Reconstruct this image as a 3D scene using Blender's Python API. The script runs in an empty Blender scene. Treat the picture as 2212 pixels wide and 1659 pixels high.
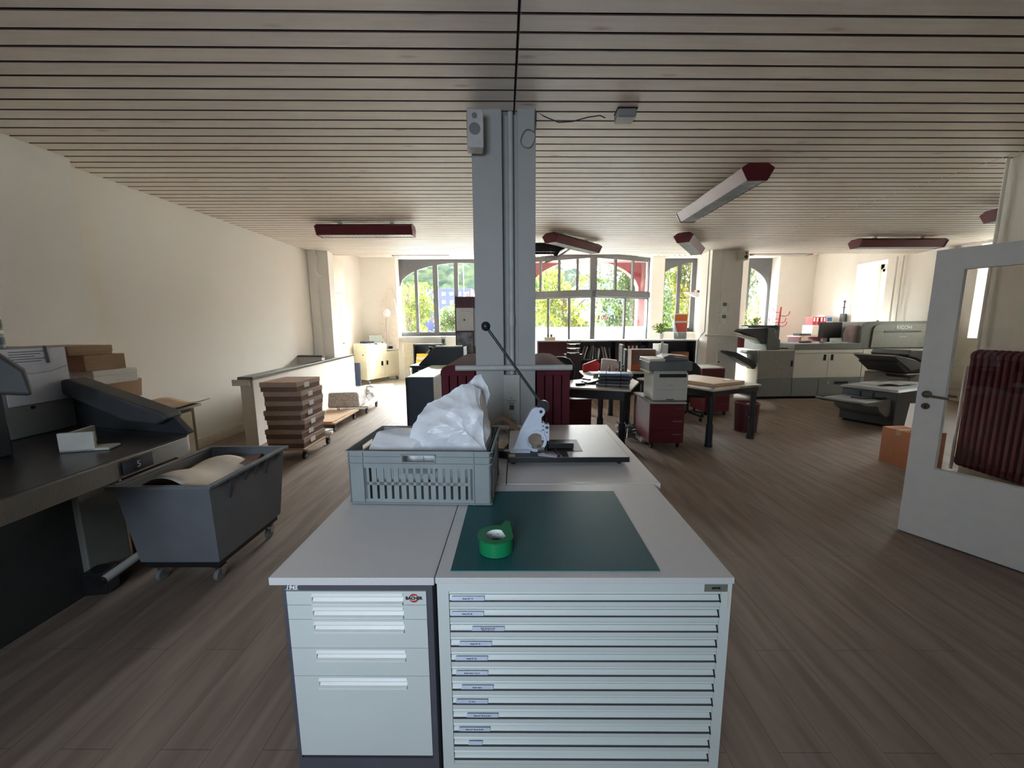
import bpy, bmesh, math, random
from mathutils import Vector, Matrix, Euler
R = math.radians
PI = math.pi
random.seed(7)
sc = bpy.context.scene
COL = sc.collection
A = R(1.85)                      # the facade, the ceiling boards and the big press stand 1.85 deg off the left wall

# ------------------------------------------------------------------ camera, world, lights, exposure
cam_d = bpy.data.cameras.new('camera'); cam = bpy.data.objects.new('camera', cam_d); COL.objects.link(cam)
sc.camera = cam
F_PX = 858.0
cam_d.sensor_fit = 'HORIZONTAL'; cam_d.sensor_width = 36.0
cam_d.lens = 36.0 * F_PX / 2212.0
cam_d.clip_start = 0.05; cam_d.clip_end = 1500
_p = math.atan(126 / F_PX); _y = math.atan(10 / F_PX * math.cos(_p)); _r = R(-0.42)
_F = Vector((-math.sin(_y) * math.cos(_p), math.cos(_y) * math.cos(_p), -math.sin(_p)))
_X = Vector((math.cos(_y), math.sin(_y), 0)); _U = _X.cross(_F)
_X2 = _X * math.cos(_r) + _U * math.sin(_r); _U2 = -_X * math.sin(_r) + _U * math.cos(_r)
cam.matrix_world = Matrix(((_X2.x, _U2.x, -_F.x, 0), (_X2.y, _U2.y, -_F.y, 0), (_X2.z, _U2.z, -_F.z, 1.55), (0, 0, 0, 1)))

world = bpy.data.worlds.new('sky'); sc.world = world; world.use_nodes = True
wn = world.node_tree.nodes; wl = world.node_tree.links
bg = wn['Background']
tc = wn.new('ShaderNodeTexCoord'); sx = wn.new('ShaderNodeSeparateXYZ'); cr = wn.new('ShaderNodeValToRGB')
wl.new(tc.outputs['Generated'], sx.inputs[0]); wl.new(sx.outputs['Z'], cr.inputs[0]); 
mr = wn.new('ShaderNodeMapRange'); mr.inputs['From Min'].default_value = 0.05; mr.inputs['From Max'].default_value = 0.7   # hazy sky, far brighter on the sun's side
mr.inputs['To Min'].default_value = 0.05; mr.inputs['To Max'].default_value = 1.0; mr.interpolation_type = 'SMOOTHSTEP'
vm = wn.new('ShaderNodeVectorMath'); vm.operation = 'SCALE'
wl.new(sx.outputs['Y'], mr.inputs['Value']); wl.new(cr.outputs['Color'], vm.inputs[0]); wl.new(mr.outputs[0], vm.inputs['Scale']); wl.new(vm.outputs[0], bg.inputs['Color'])
e = cr.color_ramp.elements
e[0].position = 0.0; e[0].color = (0.04, 0.04, 0.04, 1)
e[1].position = 0.5; e[1].color = (0.58, 0.61, 0.64, 1)
for p, c in ((0.02, (0.045, 0.047, 0.05, 1)), (0.16, (0.05, 0.053, 0.056, 1)), (0.22, (0.20, 0.205, 0.21, 1)), (0.34, (0.44, 0.46, 0.475, 1))):
    n = e.new(p); n.color = c
n = e.new(0.8); n.color = (0.30, 0.33, 0.37, 1)
e[-1].position = 0.95
bg.inputs['Strength'].default_value = 56.0

def area(name, loc, rot, sx_, sy_, power, color, portal=False, spread=None):
    l = bpy.data.lights.new(name, 'AREA'); l.shape = 'RECTANGLE'; l.size = sx_; l.size_y = sy_; l.energy = power; l.color = color
    if spread: l.spread = spread
    o = bpy.data.objects.new(name, l); COL.objects.link(o); o.location = loc; o.rotation_euler = rot
    if portal: l.cycles.is_portal = True
    return o
sun_d = bpy.data.lights.new('sun', 'SUN'); sun = bpy.data.objects.new('sun', sun_d); COL.objects.link(sun)
sun_d.energy = 8.0; sun_d.angle = R(0.8); sun_d.color = (1.0, 0.93, 0.8)
sun.rotation_euler = Vector((0.55, 1.0, 1.35)).to_track_quat('Z', 'Y').to_euler()
def far(u, v, z): return Vector((u * math.cos(A) - v * math.sin(A), u * math.sin(A) + v * math.cos(A), z))
# sky portals in the far windows (facing into the room)
area('portal_left_window', far(-1.2, 12.7, 2.4), (R(90), 0, A + PI), 3.9, 2.4, 1, (1, 1, 1), True)
area('portal_entrance', far(2.48, 13.55, 1.9), (R(90), 0, A + PI), 4.2, 3.4, 1, (1, 1, 1), True)
area('portal_right_window', far(6.4, 12.7, 2.4), (R(90), 0, A + PI), 3.6, 2.4, 1, (1, 1, 1), True)
# the rear room window, behind the photographer (cool daylight)
area('rear_window_daylight', (-0.9, -1.8, 1.8), (R(80), 0, R(-6)), 1.3, 1.0, 6.4, (0.72, 0.85, 1.0), spread=R(112))
# daylight of the side windows in the right wall
area('side_window_daylight', (9.52, 10.15, 2.35), (0, R(90), 0), 1.2, 0.8, 3.5, (0.95, 0.98, 1.0))
area('side_window_daylight_2', (9.52, 7.4, 2.2), (0, R(90), 0), 1.2, 0.9, 5, (1.0, 0.97, 0.9))
sc.view_settings.view_transform = 'Standard'; sc.view_settings.look = 'None'; sc.view_settings.gamma = 1.0
sc.view_settings.use_curve_mapping = False
sc.view_settings.exposure = 2.38
sc.cycles.max_bounces = 10; sc.cycles.diffuse_bounces = 7; sc.cycles.transparent_max_bounces = 16
sc.cycles.sample_clamp_indirect = 6.0; sc.cycles.caustics_reflective = False; sc.cycles.caustics_refractive = False

# ------------------------------------------------------------------ materials
def lin(c):
    return tuple((x / 255 / 12.92 if x / 255 <= 0.04045 else ((x / 255 + 0.055) / 1.055) ** 2.4) for x in c) + (1,)
MATS = {}
def mat(name, rgb, rough=0.5, metal=0.0, vary=0.06, scale=12.0, bump=0.0, bscale=60.0, stretch=None, coat=0.0, rgb2=None, alpha=None):
    """procedural material: sRGB colour with a little noise variation"""
    if name in MATS: return MATS[name]
    m = bpy.data.materials.new(name); m.use_nodes = True; n = m.node_tree.nodes; l = m.node_tree.links
    b = n['Principled BSDF']; b.inputs['Roughness'].default_value = rough; b.inputs['Metallic'].default_value = metal
    b.inputs['Coat Weight'].default_value = coat
    c = lin(rgb)
    t = n.new('ShaderNodeTexCoord'); mp = n.new('ShaderNodeMapping'); l.new(t.outputs['Object'], mp.inputs[0])
    if stretch: mp.inputs['Scale'].default_value = stretch
    nz = n.new('ShaderNodeTexNoise'); nz.inputs['Scale'].default_value = scale; nz.inputs['Detail'].default_value = 4
    l.new(mp.outputs[0], nz.inputs['Vector'])
    rp = n.new('ShaderNodeValToRGB'); l.new(nz.outputs['Fac'], rp.inputs[0])
    c2 = lin(rgb2) if rgb2 else tuple(min(1, x * (1 + vary)) for x in c[:3]) + (1,)
    c1 = c if rgb2 else tuple(x * (1 - vary) for x in c[:3]) + (1,)
    rp.color_ramp.elements[0].position = 0.35; rp.color_ramp.elements[1].position = 0.65
    rp.color_ramp.elements[0].color = c1; rp.color_ramp.elements[1].color = c2
    l.new(rp.outputs[0], b.inputs['Base Color'])
    if bump:
        nb = n.new('ShaderNodeTexNoise'); nb.inputs['Scale'].default_value = bscale; l.new(mp.outputs[0], nb.inputs['Vector'])
        bp = n.new('ShaderNodeBump'); bp.inputs['Strength'].default_value = bump; bp.inputs['Distance'].default_value = 0.01
        l.new(nb.outputs['Fac'], bp.inputs['Height']); l.new(bp.outputs[0], b.inputs['Normal'])
    if alpha is not None: b.inputs['Alpha'].default_value = alpha
    MATS[name] = m; return m

def glass_mat(name, tint=(1, 1, 1), gloss=0.06, frosted=0.0):
    m = bpy.data.materials.new(name); m.use_nodes = True; n = m.node_tree.nodes; l = m.node_tree.links
    n.remove(n['Principled BSDF']); out = n['Material Output']
    tr = n.new('ShaderNodeBsdfTransparent'); tr.inputs[0].default_value = (*tint, 1)
    gl = n.new('ShaderNodeBsdfGlossy'); gl.inputs['Roughness'].default_value = 0.02
    mx = n.new('ShaderNodeMixShader'); mx.inputs[0].default_value = gloss
    l.new(tr.outputs[0], mx.inputs[1]); l.new(gl.outputs[0], mx.inputs[2])
    last = mx
    if frosted:
        tl = n.new('ShaderNodeBsdfTranslucent'); tl.inputs[0].default_value = (0.50, 0.53, 0.54, 1)
        df = n.new('ShaderNodeBsdfDiffuse'); df.inputs[0].default_value = (0.85, 0.88, 0.9, 1)
        m1 = n.new('ShaderNodeMixShader'); m1.inputs[0].default_value = 0.25; l.new(tl.outputs[0], m1.inputs[1]); l.new(df.outputs[0], m1.inputs[2])
        nz = n.new('ShaderNodeTexNoise'); nz.inputs['Scale'].default_value = 3
        m2 = n.new('ShaderNodeMixShader'); m2.inputs[0].default_value = frosted; l.new(mx.outputs[0], m2.inputs[1]); l.new(m1.outputs[0], m2.inputs[2])
        last = m2
    l.new(last.outputs[0], out.inputs['Surface']); MATS[name] = m; return m

WALL = mat('wall_paint', (232, 228, 219), 0.85, vary=0.015, scale=1.5, bump=0.12, bscale=90)
WALLW = mat('white_wall_paint', (236, 233, 226), 0.8, vary=0.015, scale=2, bump=0.08, bscale=90)
PILLARM = mat('pillar_paint', (176, 177, 174), 0.6, vary=0.03, scale=2, bump=0.05)
WHITE = mat('white_lacquer', (232, 232, 228), 0.4, vary=0.02)
CABW = mat('pale_grey_lacquer', (212, 218, 214), 0.42, vary=0.02, scale=4)
TOPG = mat('grey_laminate', (214, 212, 211), 0.38, vary=0.03, scale=180, bump=0.02, bscale=300)
ANTH = mat('anthracite_lacquer', (84, 84, 92), 0.45, vary=0.05)
BLACK = mat('black_plastic', (26, 27, 29), 0.45, vary=0.15)
BLACKS = mat('black_satin_metal', (34, 36, 38), 0.35, vary=0.1)
DGREY = mat('dark_grey_plastic', (70, 72, 74), 0.5, vary=0.08)
MGREY = mat('mid_grey_plastic', (128, 130, 130), 0.5, vary=0.05)
LGREY = mat('light_grey_plastic', (190, 192, 186), 0.5, vary=0.03)
RICOHG = mat('press_light_panel', (226, 221, 206), 0.5, vary=0.03, scale=3)
RICOHD = mat('press_grey_panel', (136, 138, 135), 0.5, vary=0.04, scale=3)
RED = mat('dark_red_enamel', (98, 30, 38), 0.38, vary=0.08, scale=5)
REDB = mat('bright_red_plastic', (190, 28, 42), 0.45, vary=0.08)
REDS = mat('wine_red_board', (86, 44, 52), 0.5, vary=0.08)
STEEL = mat('brushed_steel', (150, 148, 144), 0.32, 1.0, vary=0.08, scale=30, stretch=(1, 12, 1))
CHROME = mat('chrome', (200, 200, 200), 0.15, 1.0, vary=0.03)
CARD = mat('brown_cardboard', (174, 146, 118), 0.8, vary=0.06, scale=20, stretch=(1, 1, 6))
CARDD = mat('dark_cardboard', (122, 98, 86), 0.8, vary=0.06, scale=20)
PAPER = mat('white_paper', (236, 236, 234), 0.8, vary=0.03)
PAPERC = mat('cream_paper', (222, 208, 190), 0.8, vary=0.05)
WOODL = mat('pale_plywood', (202, 166, 126), 0.6, vary=0.1, scale=8, stretch=(1, 10, 1))
CRATEG = mat('grey_crate_plastic', (142, 149, 149), 0.5, vary=0.06, scale=9, bump=0.04)
TUBG = mat('grey_tub_plastic', (118, 121, 126), 0.5, vary=0.05, scale=6)
FRAME = mat('window_frame_grey', (92, 94, 98), 0.5, vary=0.04)
PINK = mat('pink_facade_paint', (118, 56, 60), 0.8, vary=0.04)
GLASS = glass_mat('window_glass', (0.97, 0.99, 0.98), 0.05)
DGLASS = glass_mat('door_glass', (0.93, 0.92, 0.9), 0.05)
FROST = glass_mat('frosted_film', (1, 1, 1), 0.05, 0.85)
PLEX = glass_mat('clear_plastic', (0.85, 0.9, 0.9), 0.12)
MATG = mat('cutting_mat_green', (28, 84, 88), 0.55, vary=0.05, scale=60)
TAPEG = mat('tape_green', (18, 118, 72), 0.3, vary=0.05)
GREEN1 = mat('leaf_green', (96, 128, 44), 0.6, vary=0.3, scale=3, rgb2=(150, 172, 60))
NAVY = mat('navy_plastic', (40, 56, 84), 0.5)
BARK = mat('bark', (96, 84, 74), 0.9, vary=0.3, scale=10, bump=0.5, bscale=20)
TERRA = mat('terracotta', (170, 96, 64), 0.8)
ORANGE = mat('orange_print', (226, 120, 60), 0.6)
YEL = mat('yellow_print', (226, 200, 70), 0.6)
BEIGE = mat('beige_plastic', (214, 208, 190), 0.5, vary=0.03)

# ------------------------------------------------------------------ mesh builder
class M:
    def __init__(s): s.v = []; s.f = []
    def add(s, vs, fs, T=None):
        o = len(s.v)
        s.v += [tuple(T @ Vector(p)) if T else tuple(p) for p in vs]
        s.f += [tuple(i + o for i in f) for f in fs]; return s
    def box(s, x0, y0, z0, x1, y1, z1, T=None):
        x0, x1 = sorted((x0, x1)); y0, y1 = sorted((y0, y1)); z0, z1 = sorted((z0, z1))
        return s.add([(x0, y0, z0), (x1, y0, z0), (x1, y1, z0), (x0, y1, z0), (x0, y0, z1), (x1, y0, z1), (x1, y1, z1), (x0, y1, z1)],
                     [(0, 3, 2, 1), (4, 5, 6, 7), (0, 1, 5, 4), (1, 2, 6, 5), (2, 3, 7, 6), (3, 0, 4, 7)], T)
    def rbox(s, c, d, rot=(0, 0, 0)):
        T = Matrix.Translation(c) @ Euler([R(a) for a in rot]).to_matrix().to_4x4()
        return s.box(-d[0] / 2, -d[1] / 2, -d[2] / 2, d[0] / 2, d[1] / 2, d[2] / 2, T)
    def frus(s, b, t, z0, z1):
        """frustum between two rectangles b,t = (x0,y0,x1,y1)"""
        return s.add([(b[0], b[1], z0), (b[2], b[1], z0), (b[2], b[3], z0), (b[0], b[3], z0), (t[0], t[1], z1), (t[2], t[1], z1), (t[2], t[3], z1), (t[0], t[3], z1)],
                     [(0, 3, 2, 1), (4, 5, 6, 7), (0, 1, 5, 4), (1, 2, 6, 5), (2, 3, 7, 6), (3, 0, 4, 7)])
    def cyl(s, p0, p1, r0, r1=None, n=16, cap=True):
        r1 = r0 if r1 is None else r1
        p0 = Vector(p0); p1 = Vector(p1); d = (p1 - p0).normalized(); q = d.to_track_quat('Z', 'Y')
        vs = []
        for p, r in ((p0, r0), (p1, r1)):
            for i in range(n):
                a = 2 * PI * i / n; vs.append(p + q @ Vector((r * math.cos(a), r * math.sin(a), 0)))
        fs = [(i, (i + 1) % n, n + (i + 1) % n, n + i) for i in range(n)]
        if cap: fs += [tuple(range(n - 1, -1, -1)), tuple(range(n, 2 * n))]
        return s.add(vs, fs)
    def ring(s, c, axis, ro, ri, w, n=24):
        """solid ring (washer) centred c along axis vector, outer ro inner ri width w"""
        q = Vector(axis).normalized().to_track_quat('Z', 'Y'); c = Vector(c); vs = []
        for r, z in ((ro, -w / 2), (ro, w / 2), (ri, w / 2), (ri, -w / 2)):
            for i in range(n):
                a = 2 * PI * i / n; vs.append(c + q @ Vector((r * math.cos(a), r * math.sin(a), z)))
        fs = []
        for k in range(4):
            for i in range(n): fs.append((k * n + i, k * n + (i + 1) % n, ((k + 1) % 4) * n + (i + 1) % n, ((k + 1) % 4) * n + i))
        return s.add(vs, fs)
    def tube(s, pts, r, n=8):
        pts = [Vector(p) for p in pts]; vs = []; m = len(pts)
        for k, p in enumerate(pts):
            d = (pts[min(k + 1, m - 1)] - pts[max(k - 1, 0)]).normalized(); q = d.to_track_quat('Z', 'Y')
            for i in range(n):
                a = 2 * PI * i / n; vs.append(p + q @ Vector((r * math.cos(a), r * math.sin(a), 0)))
        # align rings to avoid twisting
        out = vs[:n]
        for k in range(1, m):
            cur = vs[k * n:(k + 1) * n]; prev = out[-n:]
            best = min(range(n), key=lambda o: (cur[o] - prev[0]).length)
            out += cur[best:] + cur[:best]
        fs = []
        for k in range(m - 1):
            for i in range(n): fs.append((k * n + i, k * n + (i + 1) % n, (k + 1) * n + (i + 1) % n, (k + 1) * n + i))
        fs += [tuple(range(n - 1, -1, -1)), tuple(range((m - 1) * n, m * n))]
        return s.add(out, fs)
    def ext(s, poly, axis, a, b, T=None):
        """extrude 2-D polygon: axis 'z': (x,y); 'y': (x,z); 'x': (y,z)"""
        n = len(poly)
        f = {'z': lambda p, t: (p[0], p[1], t), 'y': lambda p, t: (p[0], t, p[1]), 'x': lambda p, t: (t, p[0], p[1])}[axis]
        vs = [f(p, a) for p in poly] + [f(p, b) for p in poly]
        return s.add(vs, [tuple(range(n - 1, -1, -1)), tuple(range(n, 2 * n))] + [(i, (i + 1) % n, n + (i + 1) % n, n + i) for i in range(n)], T)
    def lathe(s, prof, c=(0, 0, 0), n=24):
        vs = []; m = len(prof)
        for r, z in prof:
            for i in range(n):
                a = 2 * PI * i / n; vs.append((c[0] + r * math.cos(a), c[1] + r * math.sin(a), c[2] + z))
        fs = []
        for k in range(m - 1):
            for i in range(n): fs.append((k * n + i, k * n + (i + 1) % n, (k + 1) * n + (i + 1) % n, (k + 1) * n + i))
        if prof[0][0] > 1e-4: fs.append(tuple(range(n - 1, -1, -1)))
        if prof[-1][0] > 1e-4: fs.append(tuple(range((m - 1) * n, m * n)))
        return s.add(vs, fs)
    def ball(s, c, r, n=20, sz=1.0):
        return s.lathe([(max(1e-5, r * math.sin(PI * k / 10)), -r * sz * math.cos(PI * k / 10)) for k in range(11)], c, n)
    def sheet(s, x0, y0, x1, y1, nx, ny, fz, th=0.0):
        """height-field sheet"""
        vs = [(x0 + (x1 - x0) * i / nx, y0 + (y1 - y0) * j / ny, fz(i / nx, j / ny)) for j in range(ny + 1) for i in range(nx + 1)]
        return s.add(vs, [(j * (nx + 1) + i, j * (nx + 1) + i + 1, (j + 1) * (nx + 1) + i + 1, (j + 1) * (nx + 1) + i) for j in range(ny) for i in range(nx)])
    def out(s, name, m, parent=None, bevel=0.0, rz=0.0, loc=(0, 0, 0), solid=0.0, fix=True):
        me = bpy.data.meshes.new(name); me.from_pydata(s.v, [], s.f)
        if fix:
            b = bmesh.new(); b.from_mesh(me); bmesh.ops.recalc_face_normals(b, faces=b.faces); b.to_mesh(me); b.free()
        me.materials.append(m); me.polygons.foreach_set('use_smooth', [True] * len(me.polygons))
        me.set_sharp_from_angle(angle=R(38)); me.update()
        o = bpy.data.objects.new(name, me); COL.objects.link(o); o.location = loc; o.rotation_euler.z = rz
        if parent: o.parent = parent
        if bevel:
            bv = o.modifiers.new('bevel', 'BEVEL'); bv.width = bevel; bv.segments = 2; bv.limit_method = 'ANGLE'; bv.angle_limit = R(50)
            bv.harden_normals = True
        if solid:
            so = o.modifiers.new('solid', 'SOLIDIFY'); so.thickness = solid
        return o
def thing(name, label, cat, loc=(0, 0, 0), rz=0.0, group=None):
    o = bpy.data.objects.new(name, None); COL.objects.link(o); o.empty_display_size = 0.1
    o.location = loc; o.rotation_euler.z = rz; o['label'] = label; o['category'] = cat
    if group: o['group'] = group
    return o
def tag(o, label, cat, group=None, kind=None):
    o['label'] = label; o['category'] = cat
    if group: o['group'] = group
    if kind: o['kind'] = kind
    return o
def st(o):
    o['kind'] = 'structure'; return o
def copy_tree(o, parent=None):
    c = o.copy(); COL.objects.link(c); c.parent = parent
    for ch in list(o.children): copy_tree(ch, c)
    return c
def again(src, label, loc, rz=0.0):
    c = copy_tree(src); c.location = loc; c.rotation_euler = (0, 0, rz); c['label'] = label; return c
def txt(s, size, m, parent, loc, rot=(90, 0, 0), name='lettering', bold=0.0, shear=0.0, mirror=False, align='CENTER', ext=0.0006):
    cu = bpy.data.curves.new(name, 'FONT'); cu.body = s; cu.size = size; cu.align_x = align; cu.align_y = 'CENTER'
    cu.extrude = ext; cu.offset = bold; cu.shear = shear; cu.materials.append(m)
    o = bpy.data.objects.new(name, cu); COL.objects.link(o); o.location = loc; o.rotation_euler = [R(a) for a in rot]
    bpy.context.view_layer.update()
    me = bpy.data.meshes.new_from_object(o.evaluated_get(bpy.context.evaluated_depsgraph_get()))
    bpy.data.objects.remove(o); o = bpy.data.objects.new(name, me); COL.objects.link(o); o.location = loc; o.rotation_euler = [R(a) for a in rot]
    if mirror: me.transform(Matrix.Scale(-1, 4, (1, 0, 0)))
    if parent: o.parent = parent
    return o

# ------------------------------------------------------------------ setting: floor, ceiling, walls
def plank_mat():
    m = bpy.data.materials.new('oak_vinyl_planks'); m.use_nodes = True; n = m.node_tree.nodes; l = m.node_tree.links
    b = n['Principled BSDF']; b.inputs['Roughness'].default_value = 0.6; b.inputs['Specular IOR Level'].default_value = 0.2
    t = n.new('ShaderNodeTexCoord'); mp = n.new('ShaderNodeMapping'); mp.inputs['Rotation'].default_value = (0, 0, R(90))
    l.new(t.outputs['Object'], mp.inputs[0])
    br = n.new('ShaderNodeTexBrick'); br.offset = 0.37; br.inputs['Scale'].default_value = 1.0
    br.inputs['Brick Width'].default_value = 1.25; br.inputs['Row Height'].default_value = 0.19; br.inputs['Mortar Size'].default_value = 0.0015
    br.inputs['Color1'].default_value = lin((141, 125, 113)); br.inputs['Color2'].default_value = lin((141, 125, 113)); br.inputs['Mortar'].default_value = lin((112, 95, 83))
    l.new(mp.outputs[0], br.inputs['Vector'])
    m2 = n.new('ShaderNodeMapping'); m2.inputs['Scale'].default_value = (9, 0.9, 1); l.new(t.outputs['Object'], m2.inputs[0])
    nz = n.new('ShaderNodeTexNoise'); nz.inputs['Scale'].default_value = 1.6; nz.inputs['Detail'].default_value = 6; nz.inputs['Distortion'].default_value = 0.6
    l.new(m2.outputs[0], nz.inputs['Vector'])
    rp = n.new('ShaderNodeValToRGB'); rp.color_ramp.elements[0].position = 0.35; rp.color_ramp.elements[0].color = (0.74, 0.72, 0.70, 1)
    rp.color_ramp.elements[1].position = 0.68; rp.color_ramp.elements[1].color = (1.08, 1.08, 1.08, 1); l.new(nz.outputs['Fac'], rp.inputs[0])
    mx = n.new('ShaderNodeMix'); mx.data_type = 'RGBA'; mx.blend_type = 'MULTIPLY'; mx.inputs[0].default_value = 1.0
    l.new(br.outputs['Color'], mx.inputs[6]); l.new(rp.outputs[0], mx.inputs[7]); l.new(mx.outputs[2], b.inputs['Base Color'])
    bp = n.new('ShaderNodeBump'); bp.inputs['Strength'].default_value = 0.15; bp.inputs['Distance'].default_value = 0.004
    l.new(nz.outputs['Fac'], bp.inputs['Height']); l.new(bp.outputs[0], b.inputs['Normal'])
    return m
def tile_mat():
    m = bpy.data.materials.new('pale_floor_tiles'); m.use_nodes = True; n = m.node_tree.nodes; l = m.node_tree.links
    b = n['Principled BSDF']; b.inputs['Roughness'].default_value = 0.3
    t = n.new('ShaderNodeTexCoord'); mp = n.new('ShaderNodeMapping'); mp.inputs['Rotation'].default_value = (0, 0, R(45))
    l.new(t.outputs['Object'], mp.inputs[0])
    br = n.new('ShaderNodeTexBrick'); br.offset = 0; br.inputs['Scale'].default_value = 1.0
    br.inputs['Brick Width'].default_value = 0.45; br.inputs['Row Height'].default_value = 0.45; br.inputs['Mortar Size'].default_value = 0.006
    br.inputs['Color1'].default_value = lin((214, 206, 192)); br.inputs['Color2'].default_value = lin((206, 198, 184)); br.inputs['Mortar'].default_value = lin((150, 142, 130))
    l.new(mp.outputs[0], br.inputs['Vector']); l.new(br.outputs['Color'], b.inputs['Base Color'])
    return m
def board_mat(name, c1, c2):
    m = bpy.data.materials.new(name); m.use_nodes = True; n = m.node_tree.nodes; l = m.node_tree.links
    b = n['Principled BSDF']; b.inputs['Roughness'].default_value = 0.5
    t = n.new('ShaderNodeTexCoord'); mp = n.new('ShaderNodeMapping'); mp.inputs['Scale'].default_value = (0.7, 9, 1)
    l.new(t.outputs['Object'], mp.inputs[0])
    nz = n.new('ShaderNodeTexNoise'); nz.inputs['Scale'].default_value = 2.6; nz.inputs['Detail'].default_value = 7; nz.inputs['Roughness'].default_value = 0.6
    nz.inputs['Distortion'].default_value = 0.5; l.new(mp.outputs[0], nz.inputs['Vector'])
    rp = n.new('ShaderNodeValToRGB'); rp.color_ramp.elements[0].position = 0.3; rp.color_ramp.elements[0].color = lin(c1)
    rp.color_ramp.elements[1].position = 0.55; rp.color_ramp.elements[1].color = lin(c2); l.new(nz.outputs['Fac'], rp.inputs[0])
    # knots
    vo = n.new('ShaderNodeTexVoronoi'); vo.inputs['Scale'].default_value = 1.0
    m3 = n.new('ShaderNodeMapping'); m3.inputs['Scale'].default_value = (1.6, 6.0, 1); l.new(t.outputs['Object'], m3.inputs[0]); l.new(m3.outputs[0], vo.inputs['Vector'])
    r2 = n.new('ShaderNodeValToRGB'); r2.color_ramp.elements[0].position = 0.03; r2.color_ramp.elements[0].color = (0.6, 0.52, 0.45, 1)
    r2.color_ramp.elements[1].position = 0.12; r2.color_ramp.elements[1].color = (1, 1, 1, 1); l.new(vo.outputs['Distance'], r2.inputs[0])
    mx = n.new('ShaderNodeMix'); mx.data_type = 'RGBA'; mx.blend_type = 'MULTIPLY'; mx.inputs[0].default_value = 0.8
    l.new(rp.outputs[0], mx.inputs[6]); l.new(r2.outputs[0], mx.inputs[7]); l.new(mx.outputs[2], b.inputs['Base Color'])
    return m
CEILM = board_mat('limed_wood_boards', (228, 215, 202), (238, 227, 216))
st(M().box(-4.9, -6.4, -0.1, 9.6, 9.0, 0).out('floor', plank_mat()))
st(M().box(-5.2, 9.0, -0.1, 9.8, 13.0, 0.001).out('floor', tile_mat()))

def boards(x0, x1, v0, v1, z, pitch, T=None, flip=False):
    """tongue-and-groove boards as one profile: flat faces with real grooves between them"""
    prof = []; v = v0; g = 0.0095
    while v < v1 - 1e-6:
        e_ = min(v + pitch, v1); prof += [(v + g - .001, z + 0.024), (v + g, z), (e_ - g, z), (e_ - g + .001, z + 0.024)]; v = e_
    prof = prof + [(v1, z + 0.06), (v0, z + 0.06)]
    o = M().ext(prof, 'x', x0, x1).out('ceiling', CEILM, rz=A); o.data.materials.append(mat('board_groove_shade', (104, 88, 78), .8))
    for f_ in o.data.polygons:                     # groove faces coloured dark to stand in for the shade in the joints
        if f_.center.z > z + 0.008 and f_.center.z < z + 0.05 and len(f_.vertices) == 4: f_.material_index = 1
    return st(o)
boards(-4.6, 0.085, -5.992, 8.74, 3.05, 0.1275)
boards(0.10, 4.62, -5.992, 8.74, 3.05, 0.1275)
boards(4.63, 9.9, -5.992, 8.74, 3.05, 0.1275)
st(M().box(-4.7, 8.74, 3.05, 9.9, 8.80, 3.56).out('trim_1', mat('board_edge', (206, 188, 172), 0.6), rz=A))
st(M().box(-5, -6.5, 3.115, 10, 8.9, 3.25).out('ceiling', BLACK, rz=A))
# the higher ceiling of the front bay, its boards laid diagonally
def diag_ceiling():
    m = M(); a = R(58); d = Vector((math.cos(a), math.sin(a))); nrm = Vector((-d.y, d.x))
    for k in range(-70, 75):
        c = nrm * (k * 0.13) + Vector((2.5, 10.6)); lo, hi = [], []
        # clip the board centre line to the bay rectangle
        t0, t1 = (8.78 - c.y) / d.y, (12.2 - c.y) / d.y
        x0_, x1_ = c.x + d.x * t0, c.x + d.x * t1
        if max(x0_, x1_) < -5.3 or min(x0_, x1_) > 10: continue
        w = 0.051 / math.sin(a)
        m.add([(x0_ - w, 8.78, 3.5), (x0_ + w, 8.78, 3.5), (x1_ + w, 12.2, 3.5), (x1_ - w, 12.2, 3.5),
               (x0_ - w, 8.78, 3.52), (x0_ + w, 8.78, 3.52), (x1_ + w, 12.2, 3.52), (x1_ - w, 12.2, 3.52)],
              [(0, 1, 2, 3), (4, 7, 6, 5), (0, 4, 5, 1), (1, 5, 6, 2), (2, 6, 7, 3), (3, 7, 4, 0)])
    return m
st(diag_ceiling().out('ceiling', CEILM, rz=A))
st(M().box(-5.3, 8.78, 3.525, 10, 12.6, 3.6).out('ceiling', DGREY, rz=A))

# walls
st(M().box(-4.45, 3.75, 0, -4.15, 8.15, 3.12).box(-4.75, 8.15, 0, -4.45, 12.0, 3.6).box(-4.45, 8.15, 0, -4.15, 8.25, 3.1).out('wall_left', WALL))
st(M().box(-4.45, -6.3, 0, -3.97, 3.75, 3.12).out('wall_left', WALL))
st(M().box(-4.149, 3.76, 0, -4.13, 8.12, 0.12).out('baseboard_left', mat('baseboard_paint', (226, 220, 206), 0.5)))
st(M().box(-4.45, -6.3, 0, 4.6, -6.1, 3.12).out('wall_back', WALL))
# end of the wall on the right, behind the open door
st(M().box(4.6, -6.3, 0, 4.95, 4.02, 3.12).out('wall_right', WALL))
# right outer wall with two deep window recesses
def wall_with_holes_x(x0, x1, y0, y1, z0, z1, holes):
    m = M(); ys = sorted(holes); y = y0
    for (a, b, c, d) in ys:
        m.box(x0, y, z0, x1, a, z1); m.box(x0, a, z0, x1, b, c); m.box(x0, a, d, x1, b, z1); y = b
    m.box(x0, y, z0, x1, y1, z1); return m
st(wall_with_holes_x(8.75, 9.45, 3.0, 12.4, 0, 3.6, [(6.95, 7.85, 1.25, 3.0), (9.75, 10.6, 1.25, 3.03)]).out('wall_right', WALLW))
st(M().box(8.60, 8.3, 0, 8.75, 8.62, 3.05).out('wall_right', WALLW))
st(M().box(4.95, 3.0, 0, 8.75, 3.2, 3.12).out('wall_right', WALL))
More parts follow.
